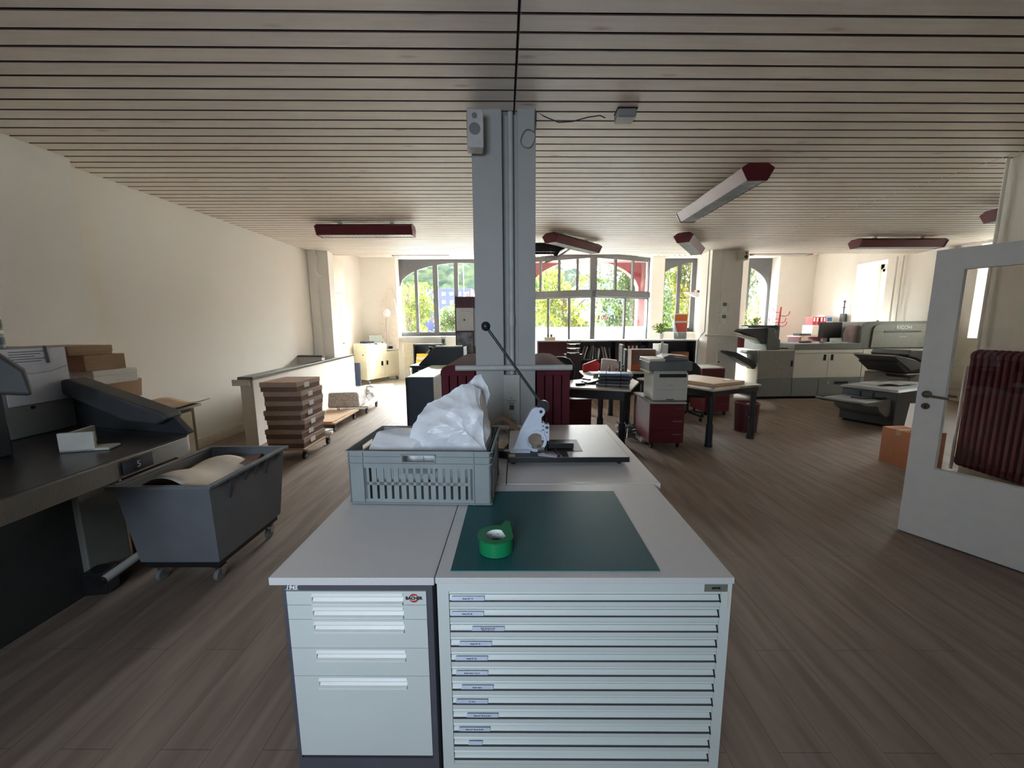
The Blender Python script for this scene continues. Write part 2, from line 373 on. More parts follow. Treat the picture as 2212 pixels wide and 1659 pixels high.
# facade wall: inner skin with square openings, outer pink skin
def wall_with_holes_v(v0, v1, u0, u1, z0, z1, holes):
    m = M(); u = u0
    for (a, b, c, d) in sorted(holes):
        m.box(u, v0, z0, a, v1, z1)
        if c > z0: m.box(a, v0, z0, b, v1, c)
        if d < z1: m.box(a, v0, d, b, v1, z1)
        u = b
    m.box(u, v0, z0, u1, v1, z1); return m
holes = [(-3.05, 0.62, 1.26, 3.5), (0.70, 4.32, 0, 3.5), (4.69, 5.79, 1.33, 3.5), (6.98, 8.06, 1.33, 3.5)]
st(wall_with_holes_v(11.75, 12.24, -5.1, 9.9, 0, 3.6, holes).out('wall_front', WALLW, rz=A))
st(M().box(-3.12, 11.74, 3.488, 8.12, 12.26, 3.53).out('trim_3', WALLW, rz=A))
def arch_z(u, c, hw, zs, rise):
    t = (u - c) / hw
    return zs if abs(t) >= 1 else zs + rise * math.sqrt(1 - t * t)
def arch_fill(m, u0, u1, v0, v1, ztop, c, hw, zs, rise, n=40):
    """solid above an elliptical arch, between u0 and u1"""
    us = [u0 + (u1 - u0) * i / n for i in range(n + 1)]
    for a, b in zip(us[:-1], us[1:]):
        za, zb = arch_z(a, c, hw, zs, rise), arch_z(b, c, hw, zs, rise)
        m.add([(a, v0, za), (b, v0, zb), (b, v0, ztop), (a, v0, ztop), (a, v1, za), (b, v1, zb), (b, v1, ztop), (a, v1, ztop)],
              [(0, 1, 2, 3), (5, 4, 7, 6), (0, 4, 5, 1), (3, 2, 6, 7)])
    return m
# outer skin
o_ = M().box(-5.1, 12.3, -0.3, -3.25, 12.75, 4.2).box(4.60, 12.3, -0.3, 4.66, 12.75, 4.2).box(-3.25, 12.3, -0.3, 4.35, 12.75, -0.02)
o_.box(0.40, 12.3, -0.3, 0.74, 12.75, 4.2).box(-3.25, 12.3, -0.3, 0.4, 12.75, 1.2).box(4.66, 12.3, -0.3, 8.2, 12.75, 1.3).box(8.2, 12.3, -0.3, 9.9, 12.75, 5)
arch_fill(o_, -3.25, 0.40, 12.3, 12.75, 4.2, -1.25, 1.95, 2.75, 0.75); arch_fill(o_, 4.66, 8.2, 12.3, 12.75, 5, 6.1, 2.1, 2.45, 1.64)
o_.box(0.74, 12.3, 3.66, 4.60, 12.75, 4.2)
st(o_.out('wall_outside', PINK, rz=A, fix=False))
# porch: side walls, soffit and front arch
o_ = M().box(0.45, 12.75, -0.3, 0.74, 13.5, 4.2).box(4.75, 12.75, -0.3, 5.0, 13.5, 4.2).box(0.74, 12.24, 3.55, 4.75, 13.5, 3.66)
o_.box(0.74, 13.3, -0.3, 0.80, 13.6, 3.6).box(4.46, 13.3, -0.3, 4.75, 13.6, 3.6)
arch_fill(o_, 0.80, 4.46, 13.3, 13.6, 4.2, 2.68, 1.80, 2.62, 1.02)
st(o_.out('wall_porch', PINK, rz=A, fix=False))

# ---- arched windows: grey panel with an arch cut, mullions, panes
def arch_window(name, u0, u1, zb, zt, c, hw, zs, rise, mulls, v=12.10, post=None):
    root = bpy.data.objects.new(name, None); COL.objects.link(root); root.rotation_euler.z = A; root['kind'] = 'structure'
    f = M(); d = 0.05
    arch_fill(f, max(u0, c - hw), min(u1, c + hw), v, v + d, zt, c, hw, zs, rise)
    if c - hw > u0: f.box(u0, v, zb, c - hw, v + d, zt)
    if c + hw < u1: f.box(c + hw, v, zb, u1, v + d, zt)
    f.box(u0, v, zb, u1, v + d, zb + 0.12)
    for a, w in mulls: f.box(a - w / 2, v - 0.01, zb, a + w / 2, v + d + 0.01, min(arch_z(a, c, hw, zs, rise) + 0.03, zt))
    f.out('window_frame', FRAME, root, fix=False)
    M().box(u0, v + 0.03, zb + 0.1, u1, v + 0.036, zt - 0.02).out('window_pane', GLASS, root)
    M().box(u0 - 0.02, 11.66, zb - 0.05, u1 + 0.02, 12.1, zb).out('window_sill', WHITE, root)
    return root
arch_window('window_1', -3.05, 0.62, 1.26, 3.5, -1.25, 1.80, 2.68, 0.70, [(-2.56, .09), (-1.99, .14), (-1.38, .12), (-0.75, .12), (-0.1, .12)])
arch_window('window_2', 4.69, 5.79, 1.33, 3.5, 6.02, 1.50, 2.62, 0.78, [(5.27, .1), (5.72, .14)])
arch_window('window_3', 6.98, 8.06, 1.33, 3.5, 6.35, 1.62, 2.60, 0.82, [(7.36, .12)])
# ---- entrance bay: V-shaped glazing that comes forward in the middle
ENT = bpy.data.objects.new('window_4', None); COL.objects.link(ENT); ENT.rotation_euler.z = A; ENT['kind'] = 'structure'
EL, EC, ER = Vector((0.66, 12.0, 0)), Vector((2.48, 11.13, 0)), Vector((4.34, 12.0, 0))
def seg_box(m, a, b, t0, t1, z0, z1, th=0.06, off=0.0, zt0=None, zt1=None):
    d = (b - a); L = d.length; d = d / L; n_ = Vector((-d.y, d.x, 0)); p = a + d * (t0 * L) + n_ * off; q = a + d * (t1 * L) + n_ * off
    za, zb_ = (z1, z1) if zt0 is None else (zt0, zt1)
    h = n_ * th / 2
    vs = [p - h, q - h, q + h, p + h]
    return m.add([(w.x, w.y, z0) for w in vs] + [(vs[0].x, vs[0].y, za), (vs[1].x, vs[1].y, zb_), (vs[2].x, vs[2].y, zb_), (vs[3].x, vs[3].y, za)],
                 [(0, 3, 2, 1), (4, 5, 6, 7), (0, 1, 5, 4), (1, 2, 6, 5), (2, 3, 7, 6), (3, 0, 4, 7)])
f = M()
def mull(m, a, b, t, z0, z1, w=0.055):
    L = (b - a).length; seg_box(m, a, b, t - w / 2 / L, t + w / 2 / L, z0, z1, 0.07)
for a, b, up, lo in ((EL, EC, (0.02, 0.24, 0.52, 0.78), (0.02, 0.36, 0.67)), (ER, EC, (0.02, 0.32, 0.63), (0.02, 0.45))):
    for t in up: mull(f, a, b, t, 2.4, 3.44, 0.06)
    for t in lo: mull(f, a, b, t, 0.0, 2.4, 0.06)
    seg_box(f, a, b, 0, 1, 3.36, 3.5, 0.09); seg_box(f, a, b, 0, 1, 0, 0.1, 0.07); seg_box(f, a, b, 0, 1, 2.30, 2.36, 0.07)
    seg_box(f, a, b, 0, 1, 2.46, 2.52, 0.07)
f.box(EC.x - 0.09, EC.y - 0.05, 2.3, EC.x + 0.09, EC.y + 0.10, 3.5).box(EC.x - 0.06, EC.y - 0.03, 0, EC.x + 0.06, EC.y + 0.08, 2.4)
f.out('window_frame', FRAME, ENT)
g_ = M(); seg_box(g_, EL, EC, -0.03, 1.0, 2.33, 2.49, 0.16, -0.05); seg_box(g_, ER, EC, -0.10, 1.0, 2.33, 2.49, 0.16, 0.05); g_.out('transom_beam', FRAME, ENT)
g_ = M(); seg_box(g_, EL, EC, 0, 1, 0.1, 3.4, 0.008); seg_box(g_, ER, EC, 0, 1, 0.1, 3.4, 0.008); g_.out('window_pane', GLASS, ENT)
g_ = M(); seg_box(g_, EL, EC, 0.02, 0.98, 0.1, 1.50, 0.004, 0.012); seg_box(g_, ER, EC, 0.02, 0.98, 0.1, 1.50, 0.004, -0.012); g_.out('frosted_film', FROST, ENT)
# lettering stuck on the outer side of the right-hand leaf, so it reads mirrored from inside
DK = mat('sticker_black', (60, 60, 64), 0.6)
dr = (ER - EC); ang = math.degrees(math.atan2(dr.y, dr.x))
for ch, t, m_ in (('S', 0.11, DK), ('O', 0.175, ORANGE), ('O', 0.24, mat('sticker_coral', (224, 120, 110), 0.6)), ('-', 0.29, DK), ('C', 0.34, DK), ('R', 0.41, DK)):
    p = EC + dr * t; txt(ch, 0.145, m_, ENT, (p.x, p.y + 0.03, 1.75), (90, 0, ang), 'lettering', mirror=True, bold=0.006)
# right wall windows
def side_window(name, y0, y1, z0, z1):
    root = bpy.data.objects.new(name, None); COL.objects.link(root); root['kind'] = 'structure'
    f = M(); x = 9.36
    f.box(x, y0, z0, x + .07, y0 + .09, z1).box(x, y1 - .09, z0, x + .07, y1, z1).box(x, y0, z0, x + .07, y1, z0 + .3).box(x, y0, z1 - .12, x + .07, y1, z1)
    f.box(x - .03, y0 + .09, z0 + .3, x + .02, y0 + .16, z1 - .1).box(x - .03, y1 - .16, z0 + .3, x + .02, y1 - .09, z1 - .1)
    f.box(x - .03, y0 + .09, z0 + .3, x + .02, y1 - .09, z0 + .37).box(x - .03, y0 + .09, z1 - .19, x + .02, y1 - .09, z1 - .12)
    f.out('window_frame', WHITE, root)
    M().box(x + .0, y0 + .16, z0 + .37, x + .005, y1 - .16, z1 - .19).out('window_pane', GLASS, root)
side_window('window_5', 9.75, 10.6, 1.25, 3.03); side_window('window_6', 6.95, 7.85, 1.25, 3.0)

# ---- pillars
def pillar(x0, x1, y0, y1, m=PILLARM):
    return st(M().box(x0, y0, 0, x1, y1, 3.06).out('pillar', m, bevel=0.006))
pp = M().box(-0.31, 3.03, 0, -0.095, 3.42, 3.06).box(0.015, 3.03, 0, 0.145, 3.42, 3.06).box(-0.12, 3.12, 0, 0.05, 3.36, 3.06)
st(pp.out('pillar', PILLARM, bevel=0.005))
pp = M().box(4.02, 8.46, 0, 4.42, 8.95, 3.06).box(4.42, 8.52, 0, 4.70, 8.95, 3.06).box(4.24, 8.44, 0, 4.27, 8.47, 3.05)
st(pp.out('pillar', WALL, bevel=0.006))
st(M().box(-4.14, 8.12, 0, -3.97, 8.4, 3.05).box(-3.97, 8.18, 0, -3.76, 8.4, 3.05).out('pillar', WALLW, bevel=0.004))
st(M().box(5.76, 11.55, 0, 7.02, 11.76, 3.5).out('wall_front', WALLW, rz=A))

# ---- low parapet wall with black cap, around the stairwell
lw = M(); a = Vector((-3.56, 5.02, 0)); b = Vector((-3.93, 9.15, 0)); d = (b - a).normalized(); n_ = Vector((d.y, -d.x, 0)) * 0.16
lw.add([(p.x, p.y, z) for z in (0, .89) for p in (a, a + n_, b + n_, b + n_ * .45)], [(0, 3, 2, 1), (4, 5, 6, 7), (0, 1, 5, 4), (1, 2, 6, 5), (2, 3, 7, 6), (3, 0, 4, 7)])
lw.box(-4.15, 7.5, 0, -3.7, 7.62, 0.99)
lw.rbox((-3.53, 5.0, .85), (.22, .03, .08))
st(lw.out('wall_parapet', mat('parapet_paint', (206, 200, 192), .85, vary=.015), bevel=0.004))
lc = M(); o2 = d * 0.03; n2 = n_ * 1.12; s_ = n_ * -0.06
lc.add([(p.x, p.y, z) for z in (.89, .925) for p in (a - o2 + s_, a - o2 + n2, b + n2, b + n_ * .40)], [(0, 3, 2, 1), (4, 5, 6, 7), (0, 1, 5, 4), (1, 2, 6, 5), (2, 3, 7, 6), (3, 0, 4, 7)])
lc.box(-4.15, 7.48, 0.99, -3.68, 7.64, 1.02)
st(lc.out('trim_2', mat('slate_cap', (58, 60, 62), 0.3), bevel=0.003))

# ------------------------------------------------------------------ outside
GND = mat('asphalt_ground', (190, 187, 180), 0.9, vary=0.1, scale=0.5)
st(M().box(-150, 12.76, -0.4, 220, 320, -0.3).out('ground', GND))
def leaf_mat(name, c1, c2):
    m = bpy.data.materials.new(name); m.use_nodes = True; n = m.node_tree.nodes; l = m.node_tree.links
    b = n['Principled BSDF']; b.inputs['Roughness'].default_value = 0.6
    t = n.new('ShaderNodeTexCoord'); nz = n.new('ShaderNodeTexNoise'); nz.inputs['Scale'].default_value = 1.2; nz.inputs['Detail'].default_value = 5
    l.new(t.outputs['Object'], nz.inputs['Vector'])
    rp = n.new('ShaderNodeValToRGB'); rp.color_ramp.elements[0].position = 0.38; rp.color_ramp.elements[1].position = 0.62
    rp.color_ramp.elements[0].color = lin(c1); rp.color_ramp.elements[1].color = lin(c2); l.new(nz.outputs['Fac'], rp.inputs[0])
    l.new(rp.outputs[0], b.inputs['Base Color'])
    tl = n.new('ShaderNodeBsdfTranslucent'); l.new(rp.outputs[0], tl.inputs[0])
    mx = n.new('ShaderNodeMixShader'); mx.inputs[0].default_value = 0.4
    l.new(b.outputs[0], mx.inputs[1]); l.new(tl.outputs[0], mx.inputs[2]); l.new(mx.outputs[0], n['Material Output'].inputs['Surface'])
    return m
LEAFA = leaf_mat('foliage_yellow_green', (44, 58, 14), (104, 108, 30)); LEAFB = leaf_mat('foliage_green', (34, 50, 24), (76, 92, 40))
LEAFR = leaf_mat('foliage_autumn', (92, 36, 14), (106, 70, 22)); LEAFH = leaf_mat('foliage_haze', (34, 48, 44), (52, 64, 48))
def crown(m, c, r, n, s, rnd):
    """leaf cards scattered through an uneven ball of clusters"""
    cl = [(Vector(c) + Vector((rnd.uniform(-1, 1) * r[0] * .7, rnd.uniform(-1, 1) * r[1] * .7, rnd.uniform(-.8, .9) * r[2] * .75)), rnd.uniform(.28, .55)) for _ in range(16)]
    for _ in range(n):
        cc, k = cl[rnd.randrange(16)]
        d = Vector((rnd.gauss(0, 1), rnd.gauss(0, 1), rnd.gauss(0, 1))).normalized() * rnd.uniform(.55, 1) ** .5
        p = cc + Vector((d.x * r[0] * k, d.y * r[1] * k, d.z * r[2] * k))
        q = Euler((rnd.uniform(0, 6.3), rnd.uniform(0, 6.3), rnd.uniform(0, 6.3))).to_matrix(); w = s * rnd.uniform(.6, 1.3)
        m.add([p + q @ Vector(t) for t in ((-w, 0, 0), (0, -w * .5, .2 * w), (w, 0, 0), (0, w * .5, -.1 * w))], [(0, 1, 2, 3)])
def tree(x, y, h, r, m, label, rnd, n=5200, s=0.085, trunk=0.16, cz=0.62, lean=0.0):
    t = thing('tree', label, 'tree', (x, y, -0.3), 0, 'trees outside the front windows')
    k = M(); crown(k, (0, 0, h * cz), (r, r, h * (1 - cz) * 1.05), n, s, rnd); k.out('foliage', m, t, fix=False)
    b = M(); b.tube([(lean, 0, 0), (lean * .4, .05, h * .3), (0, 0, h * .75)], trunk, 8)
    for i in range(5):
        an = i * 1.3; b.tube([(0, 0, h * (.4 + .06 * i)), (math.cos(an) * r * .3, math.sin(an) * r * .3, h * (.55 + .06 * i)), (math.cos(an) * r * .6, math.sin(an) * r * .6, h * (.66 + .06 * i))], trunk * .3, 6)
    b.out('trunk', BARK, t); return t
rnd = random.Random(3)
tree(-6.9, 25.5, 4.7, 1.75, LEAFA, 'yellow green tree seen through leftmost pane of left arched window', rnd, cz=.52)
tree(-4.2, 28.0, 3.7, 1.7, LEAFB, 'lower green tree in second pane of left arched window', rnd, cz=.48)
tree(-1.7, 24.0, 3.9, 1.3, LEAFR, 'orange autumn tree left of the central pillar', rnd, n=1800, cz=.55)
tree(0.4, 21.0, 6.0, 1.6, LEAFA, 'sparse yellow green tree beside the lamp post outside', rnd, n=1300, cz=.55)
tree(2.7, 22.5, 5.0, 1.9, LEAFA, 'leafy tree low in left half of the entrance glazing', rnd, n=8500, cz=.45)
tree(5.7, 19.5, 6.0, 1.5, LEAFB, 'broad green tree behind the entrance centre post', rnd, n=9000, cz=.5)
tree(8.4, 23.5, 6.4, 1.8, LEAFB, 'dense green tree behind the reversed lettering of the entrance', rnd, n=9000, cz=.5)
tree(8.2, 18.0, 6.2, 1.6, LEAFA, 'tall tree with thick bare trunk in narrow arched window beside entrance', rnd, n=7500, trunk=.24, cz=.52, lean=-.2)
tree(11.6, 21.5, 6.4, 1.7, LEAFB, 'green tree behind right part of narrow arched window', rnd, n=8000, cz=.5)
tree(14.6, 24.0, 4.0, 1.5, LEAFA, 'low yellow green tree in rightmost arched window', rnd, n=2600, cz=.5)
tree(17.6, 25.0, 3.6, 1.6, LEAFA, 'bushy young tree beside pink arch of rightmost window', rnd, n=2600, cz=.5)
# wooded hill
hm = M(); rh = random.Random(11)
def hz(a, b):
    x = -110 + 210 * a
    return -0.3 + b * (36 + 7 * math.sin(a * 4.5 + 1.2) - 26 * max(0, a - .52) * 1.6) * (1 if b < 1 else 1)
hm.sheet(-110, 150, 100, 176, 90, 40, lambda a, b: hz(a, b) + 1.6 * math.sin(a * 140 + 9 * math.sin(b * 31)) * math.sin(b * 50 + 7 * math.sin(a * 60)))
st(hm.out('hill', mat('forest_slope', (44, 62, 56), .95, scale=.35, rgb2=(84, 98, 66), bump=.6, bscale=.5), fix=False))
# far buildings
def building(label, x, y, w, d, h, m, rows, cols, roof=None, base=0.0, wc=(90, 100, 130)):
    t = thing('building', label, 'building', (x, y, -0.3))
    M().box(0, 0, 0, w, d, h + base).out('wall', m, t)
    gm = mat('far_glass_%d' % wc[0], wc, 0.3)
    for i in range(rows):
        for j in range(cols):
            x0 = w * (j + .25) / cols; z0 = base + h * (i + .3) / rows
            M().box(x0, -0.08, z0, x0 + w * .5 / cols, 0.02, z0 + h * .45 / rows).out('window', gm, t)
    if roof: M().ext([(-.4, h + base), (w + .4, h + base), (w * .5, h + base + w * .22)], 'y', -.4, d + .4).out('roof', roof, t)
    else: M().box(-.2, -.2, h + base, w + .2, d + .2, h + base + .3).out('roof', m, t)
building('blue apartment block on the hillside behind the trees', -24.5, 108, 12.5, 10, 6.4, mat('blue_render', (58, 62, 98), 0.8), 3, 6, base=5.0)
building('small red brown hut low in second pane of left window', -6.6, 32.5, 1.7, 2, 2.2, mat('red_render', (100, 56, 46), 0.8), 1, 2)
building('blue and white glass block in the left half of the entrance', 7.0, 44, 4.6, 5, 6.0, mat('pale_render', (84, 96, 108), 0.8), 5, 4)
building('white house with grey roof in rightmost arched window', 41, 70, 9, 9, 7.0, mat('white_render', (100, 96, 94), 0.8), 3, 3, roof=mat('grey_tiles', (128, 116, 112), 0.8))
building('pale hillside house above the other in rightmost arched window', 44, 92, 9, 8, 5.0, mat('cream_render', (98, 90, 82), 0.8), 2, 4, roof=mat('brown_tiles', (150, 108, 92), 0.8), base=8)
building('low white canopy building behind the orange tree', -5.4, 38, 6, 5, 2.7, mat('white_render', (100, 96, 94), 0.8), 1, 3)
# street furniture
t = thing('lamp_post', 'tall pale lamp post outside the third pane of left window', 'lamp post', (-2.62, 20.4, -0.3))
M().tube([(0, 0, 0), (0, 0, 7.5), (.5, 0, 8.2)], .05, 8).out('pole', WHITE, t); M().box(.4, -.1, 8.1, 1.1, .1, 8.25).out('lamp_head', LGREY, t)
t = thing('road_sign', 'blue and white road sign low in third pane of left window', 'sign', (-2.35, 24, -0.3))
M().cyl((0, .03, 0), (0, .03, 2.1), .03).out('pole', LGREY, t); M().box(-.6, -.02, 1.35, .6, .02, 1.8).out('sign_board', WHITE, t)
M().box(-.25, -.03, 1.42, .3, -.02, 1.72).out('blue_panel', mat('sign_blue', (40, 96, 200), 0.5), t)
t = thing('notice_board', 'framed pink notice board standing outside the entrance', 'notice board', (2.73, 15.6, -0.3), A)
M().box(-.22, 0, 2.05, .22, .05, 2.35).out('board', mat('notice_pink', (222, 184, 172), 0.7), t)
M().box(-.26, -.02, 2.34, .26, .07, 2.39).box(-.26, -.02, 2.01, .26, .07, 2.06).box(-.26, -.02, 2.06, -.22, .07, 2.34).box(.22, -.02, 2.06, .26, .07, 2.34).out('frame', mat('frame_cream', (230, 222, 186), 0.6), t)
M().cyl((-.2, .03, 0), (-.2, .03, 2.05), .02).out('leg', LGREY, t); M().cyl((.2, .03, 0), (.2, .03, 2.05), .02).out('leg', LGREY, t)
t = thing('beach_flag', 'pale green advertising flag outside right edge of the entrance', 'flag', (4.95, 15.6, -0.3), A)
M().tube([(0, 0, 0), (0, 0, 2.6), (.12, 0, 3.3)], .015, 6).out('pole', WHITE, t)
M().ext([(0.02, .9), (.1, 1.3), (.22, 2.4), (.26, 3.1), (.12, 3.3), (.03, 2.6)], 'y', -.004, .004).out('banner', mat('flag_mint', (168, 216, 204), 0.7), t)
t = thing('toy_flower', 'yellow sunflower ornament outside the left entrance leaf', 'ornament', (2.42, 15.0, -0.3))
fl = M()
for i in range(12):
    a = i * PI / 6; fl.rbox((math.cos(a) * .085, 0, 2.02 + math.sin(a) * .085), (.10, .02, .04), (0, -math.degrees(a), 0))
fl.out('petals', mat('petal_yellow', (240, 214, 60), 0.6), t); M().cyl((0, -.02, 2.02), (0, .02, 2.02), .05).out('flower_centre', TERRA, t); M().cyl((0, 0, 0), (0, 0, 1.9), .012).out('stem', GREEN1, t)

# ================================================================== THINGS
def castor(name, parent, x, y, r=0.035, m=DGREY, rz=20, zt=None):
    zt = zt or r * 2.6
    c = M().cyl((x - .012, y, r), (x + .012, y, r), r, n=16).out(name, m, parent)
    f = M(); f.box(x - .02, y - .008, r, x - .015, y + .03, zt).box(x + .015, y - .008, r, x + .02, y + .03, zt).box(x - .025, y - .02, zt - .006, x + .025, y + .04, zt); f.out('fork', CHROME, c)
    return c

# ---- the two front cabinets
t = thing('drawer_cabinet', 'narrow dark-framed cabinet with five pale drawers, left of the wide flat-file cabinet', 'cabinet', (-0.745, 1.10, 0))
W_ = 0.497
M().box(-.01, -.004, .775, W_ - .004, .70, .80).out('worktop', TOPG, t, bevel=.002)
c = M().box(.025, .002, .155, .037, .67, .7545).box(.467, .002, .155, .485, .67, .7545).box(.025, .67, .06, .485, .69, .775).box(.025, .002, .7545, .485, .67, .775).box(.025, .002, .06, .485, .67, .155).box(.03, .03, .0, .48, .67, .06)
c.out('carcass', ANTH, t)
txt('1945', .018, PAPER, t, (.055, .0012, .7645), (90, 0, 0), 'number_sticker', bold=.0006, shear=.25)
M().box(.034, .0012, .7568, .076, .002, .7576).out('sticker_line', PAPER, t)
zs_ = [.7535, .707, .6583, .5593, .4612, .167]
for i in range(5):
    z1, z0 = zs_[i] - .001, zs_[i + 1] + .001
    hz0 = z1 - .044; hx0, hx1 = .115, .395
    d_ = M().box(.038, .000, z0, hx0, .018, z1).box(hx1, .000, z0, .466, .018, z1).box(hx0, .0, hz0 + .036, hx1, .018, z1).box(hx0, .0, z0, hx1, .018, hz0)
    d_.box(hx0, .016, hz0, hx1, .02, hz0 + .04)
    dr_ = d_.out('drawer', CABW, t)
    M().ext([(-.007, hz0 + .002), (-.007, hz0 + .008), (.001, hz0 + .010), (.015, hz0 + .032), (.017, hz0 + .036), (.017, hz0 + .001), (-.005, hz0 + .001)], 'x', hx0 + .001, hx1 - .001).out('grip_rail', WHITE, dr_)
    M().ext([(-.005, hz0 + .030), (.0, hz0 + .037), (.001, hz0 + .033), (-.004, hz0 + .027)], 'x', hx0 + .001, hx1 - .001).out('grip_lip', WHITE, dr_)
    if i == 0:
        lg = M()
        for c0, c1 in ((20, 172), (200, 350)):
            for k in range(14):
                a0, a1 = R(c0 + (c1 - c0) * k / 14), R(c0 + (c1 - c0) * (k + 1) / 14); w = .0058 * math.sin(PI * (k + .6) / 15) + .0006
                lg.add([(.4285 + r * math.cos(q), -.0006, .7305 + r * math.sin(q)) for q, r in ((a0, .0145 - w), (a1, .0145 - w), (a1, .0145), (a0, .0145))], [(0, 1, 2, 3)])
        lg.out('logo_ring', mat('logo_red', (196, 52, 44), 0.5), dr_, fix=False)
        txt('BACHER', .0135, BLACK, dr_, (.4285, -.0012, .7305), (90, 0, 0), 'logo_lettering', bold=.0004)

t = thing('flat_file_cabinet', 'wide pale flat-file cabinet with many shallow labelled drawers, nearest the camera', 'cabinet', (-0.245, 1.10, 0))
W2 = .890
c = M().box(0, 0, .137, .035, .67, .7525).box(W2 - .032, 0, .137, W2, .67, .7525).box(0, 0, .7525, W2, .67, .78).box(0, .67, 0, W2, .70, .78).box(0, 0, 0, W2, .67, .137)
c.out('carcass', CABW, t)
M().box(-.004, -.004, .78, W2 + .004, .705, .80).out('worktop', TOPG, t, bevel=.002)
labs = ['Swiss GT 13', 'Swiss GT 26', 'Swiss GT 20 B et 26 SI|Swiss GT 26 A et 32', 'Swiss GT 32', 'Swiss GT 26', 'Swiss Nano 7 et 10', 'Swiss Nano', 'CT 20 S', 'Swiss DT 20 S et 26 S', 'Swiss GT 26 et 32-HP', '', None, None, None]
lx = [.055, .052, .115, .075, .062, .062, .078, .060, .092, .066, .095, 0, 0, 0]
zt = .752; ph = .0512
for i in range(12):
    z1 = zt - i * ph; z0 = z1 - ph + .0015
    if z0 < .05: break
    prof = [(0, z1), (-.003, z1 - .004), (.004, z1 - .013), (.007, z1 - .015), (.002, z1 - .027), (-.002, z1 - .030), (-.002, z0 + .0015), (0, z0), (.02, z0), (.02, z1)]
    dr_ = M().ext(prof, 'x', .037, W2 - .034).out('drawer', CABW, t)
    M().ext([(-.006, z1 - .0285), (-.006, z1 - .0300), (.003, z1 - .031), (.003, z1 - .0285)], 'x', .037, W2 - .034).out('drawer_rail', DGREY, dr_)
    M().add([(W2 - .040, .001, z1 - .008), (W2 - .036, .001, z1 - .008), (W2 - .034, -.006, z1 - .031), (W2 - .037, -.006, z1 - .031)], [(0, 1, 2, 3)]).out('end_clip', BLACK, dr_, solid=.002)
    if labs[i] is not None:
        w = .10 if i != 10 else .045
        M().box(lx[i] - .012, -.0018, z1 - .0295, lx[i] - .012 + w, -.0012, z1 - .0150).out('label_strip', mat('label_paper', (214, 222, 240), 0.7), dr_)
        for k, s_ in enumerate(labs[i].split('|')):
            if s_: txt(s_, .0062 if '|' not in labs[i] else .0048, BLACK, dr_, (lx[i] + .038, -.0024, z1 - .0222 - (k - .5 if '|' in labs[i] else 0) * .0055), (90, 0, 0), 'label_lettering', bold=.0001, ext=.0002)
M().box(W2 - .083, -.002, .7535, W2 - .014, .0, .7765).out('maker_plate', mat('plate_olive_grey', (118, 120, 108), 0.5), t)
txt('MOBIL', .009, BLACK, t, (W2 - .048, -.0026, .765), (90, 0, 0), 'plate_lettering', bold=.0006, ext=.0002)
M().box(W2 - .014, -.0015, .700, W2 - .006, .0, .752).out('tape_scrap', BEIGE, t)

# ---- rear pair of low cabinets
t = thing('low_cabinet', 'low grey-topped cabinet carrying the hand press, behind the flat-file cabinet', 'cabinet', (-0.05, 1.812, 0))
M().box(0, 0, .775, .735, 1.14, .80).out('worktop', TOPG, t, bevel=.002)
M().box(.01, .01, .02, .725, 1.13, .775).out('carcass', CABW, t, bevel=.002)
t = thing('low_cabinet', 'low grey-topped cabinet behind the grey plastic crate', 'cabinet', (-0.735, 1.812, 0))
M().box(0, 0, .775, .681, 1.14, .80).out('worktop', TOPG, t, bevel=.002)
M().box(.01, .01, .02, .671, 1.13, .775).out('carcass', CABW, t, bevel=.002)

# ---- cutting mat
def grid_mat():
    m = bpy.data.materials.new('cutting_mat_grid'); m.use_nodes = True; n = m.node_tree.nodes; l = m.node_tree.links
    b = n['Principled BSDF']; b.inputs['Roughness'].default_value = 0.5
    t_ = n.new('ShaderNodeTexCoord'); br = n.new('ShaderNodeTexBrick'); br.offset = 0; br.inputs['Scale'].default_value = 1
    br.inputs['Brick Width'].default_value = .01; br.inputs['Row Height'].default_value = .01; br.inputs['Mortar Size'].default_value = .0004
    br.inputs['Color1'].default_value = lin((20, 78, 82)); br.inputs['Color2'].default_value = lin((22, 82, 86)); br.inputs['Mortar'].default_value = lin((46, 112, 112))
    l.new(t_.outputs['Object'], br.inputs['Vector']); l.new(br.outputs['Color'], b.inputs['Base Color']); return m
o = M().box(0, 0, 0, .645, .592, .003).out('cutting_mat', grid_mat(), loc=(-.207, 1.128, .80)); tag(o, 'dark green cutting mat with fine grid on the flat-file cabinet', 'cutting mat')
# ---- tape dispenser
t = thing('tape_dispenser', 'green hand tape dispenser lying on the green cutting mat', 'tape dispenser', (-.072, 1.245, .803), R(12))
pr = [(.062 * math.cos(a), .062 * math.sin(a)) for a in [PI * .35 + i * (PI * 1.48) / 22 for i in range(23)]] + [(.064, .075), (.050, .085)]
def hub_hole(m, outer, ri, z0, z1):
    n = len(outer); vs = []
    for z in (z0, z1):
        vs += [(p[0], p[1], z) for p in outer]
        for p in outer:
            q = Vector((p[0], p[1])).normalized() * ri; vs.append((q.x, q.y, z))
    fs = []
    for i in range(n):
        j = (i + 1) % n
        fs += [(i, j, n + j, n + i), (2 * n + i, 3 * n + i, 3 * n + j, 2 * n + j), (i, 2 * n + i, 2 * n + j, j), (n + i, n + j, 3 * n + j, 3 * n + i)]
    return m.add(vs, fs)
hub_hole(M(), pr, .036, .052, .055).out('side_plate', TAPEG, t)
M().ring((0, 0, .027), (0, 0, 1), .058, .043, .048, 40).out('tape_roll', mat('tape_roll_green', (24, 132, 80), 0.25), t)
M().ring((0, 0, .028), (0, 0, 1), .043, .0375, .052, 40).out('core', PAPER, t)
M().ring((0, 0, .010), (0, 0, 1), .0370, .034, .018, 40).out('hub', TAPEG, t)
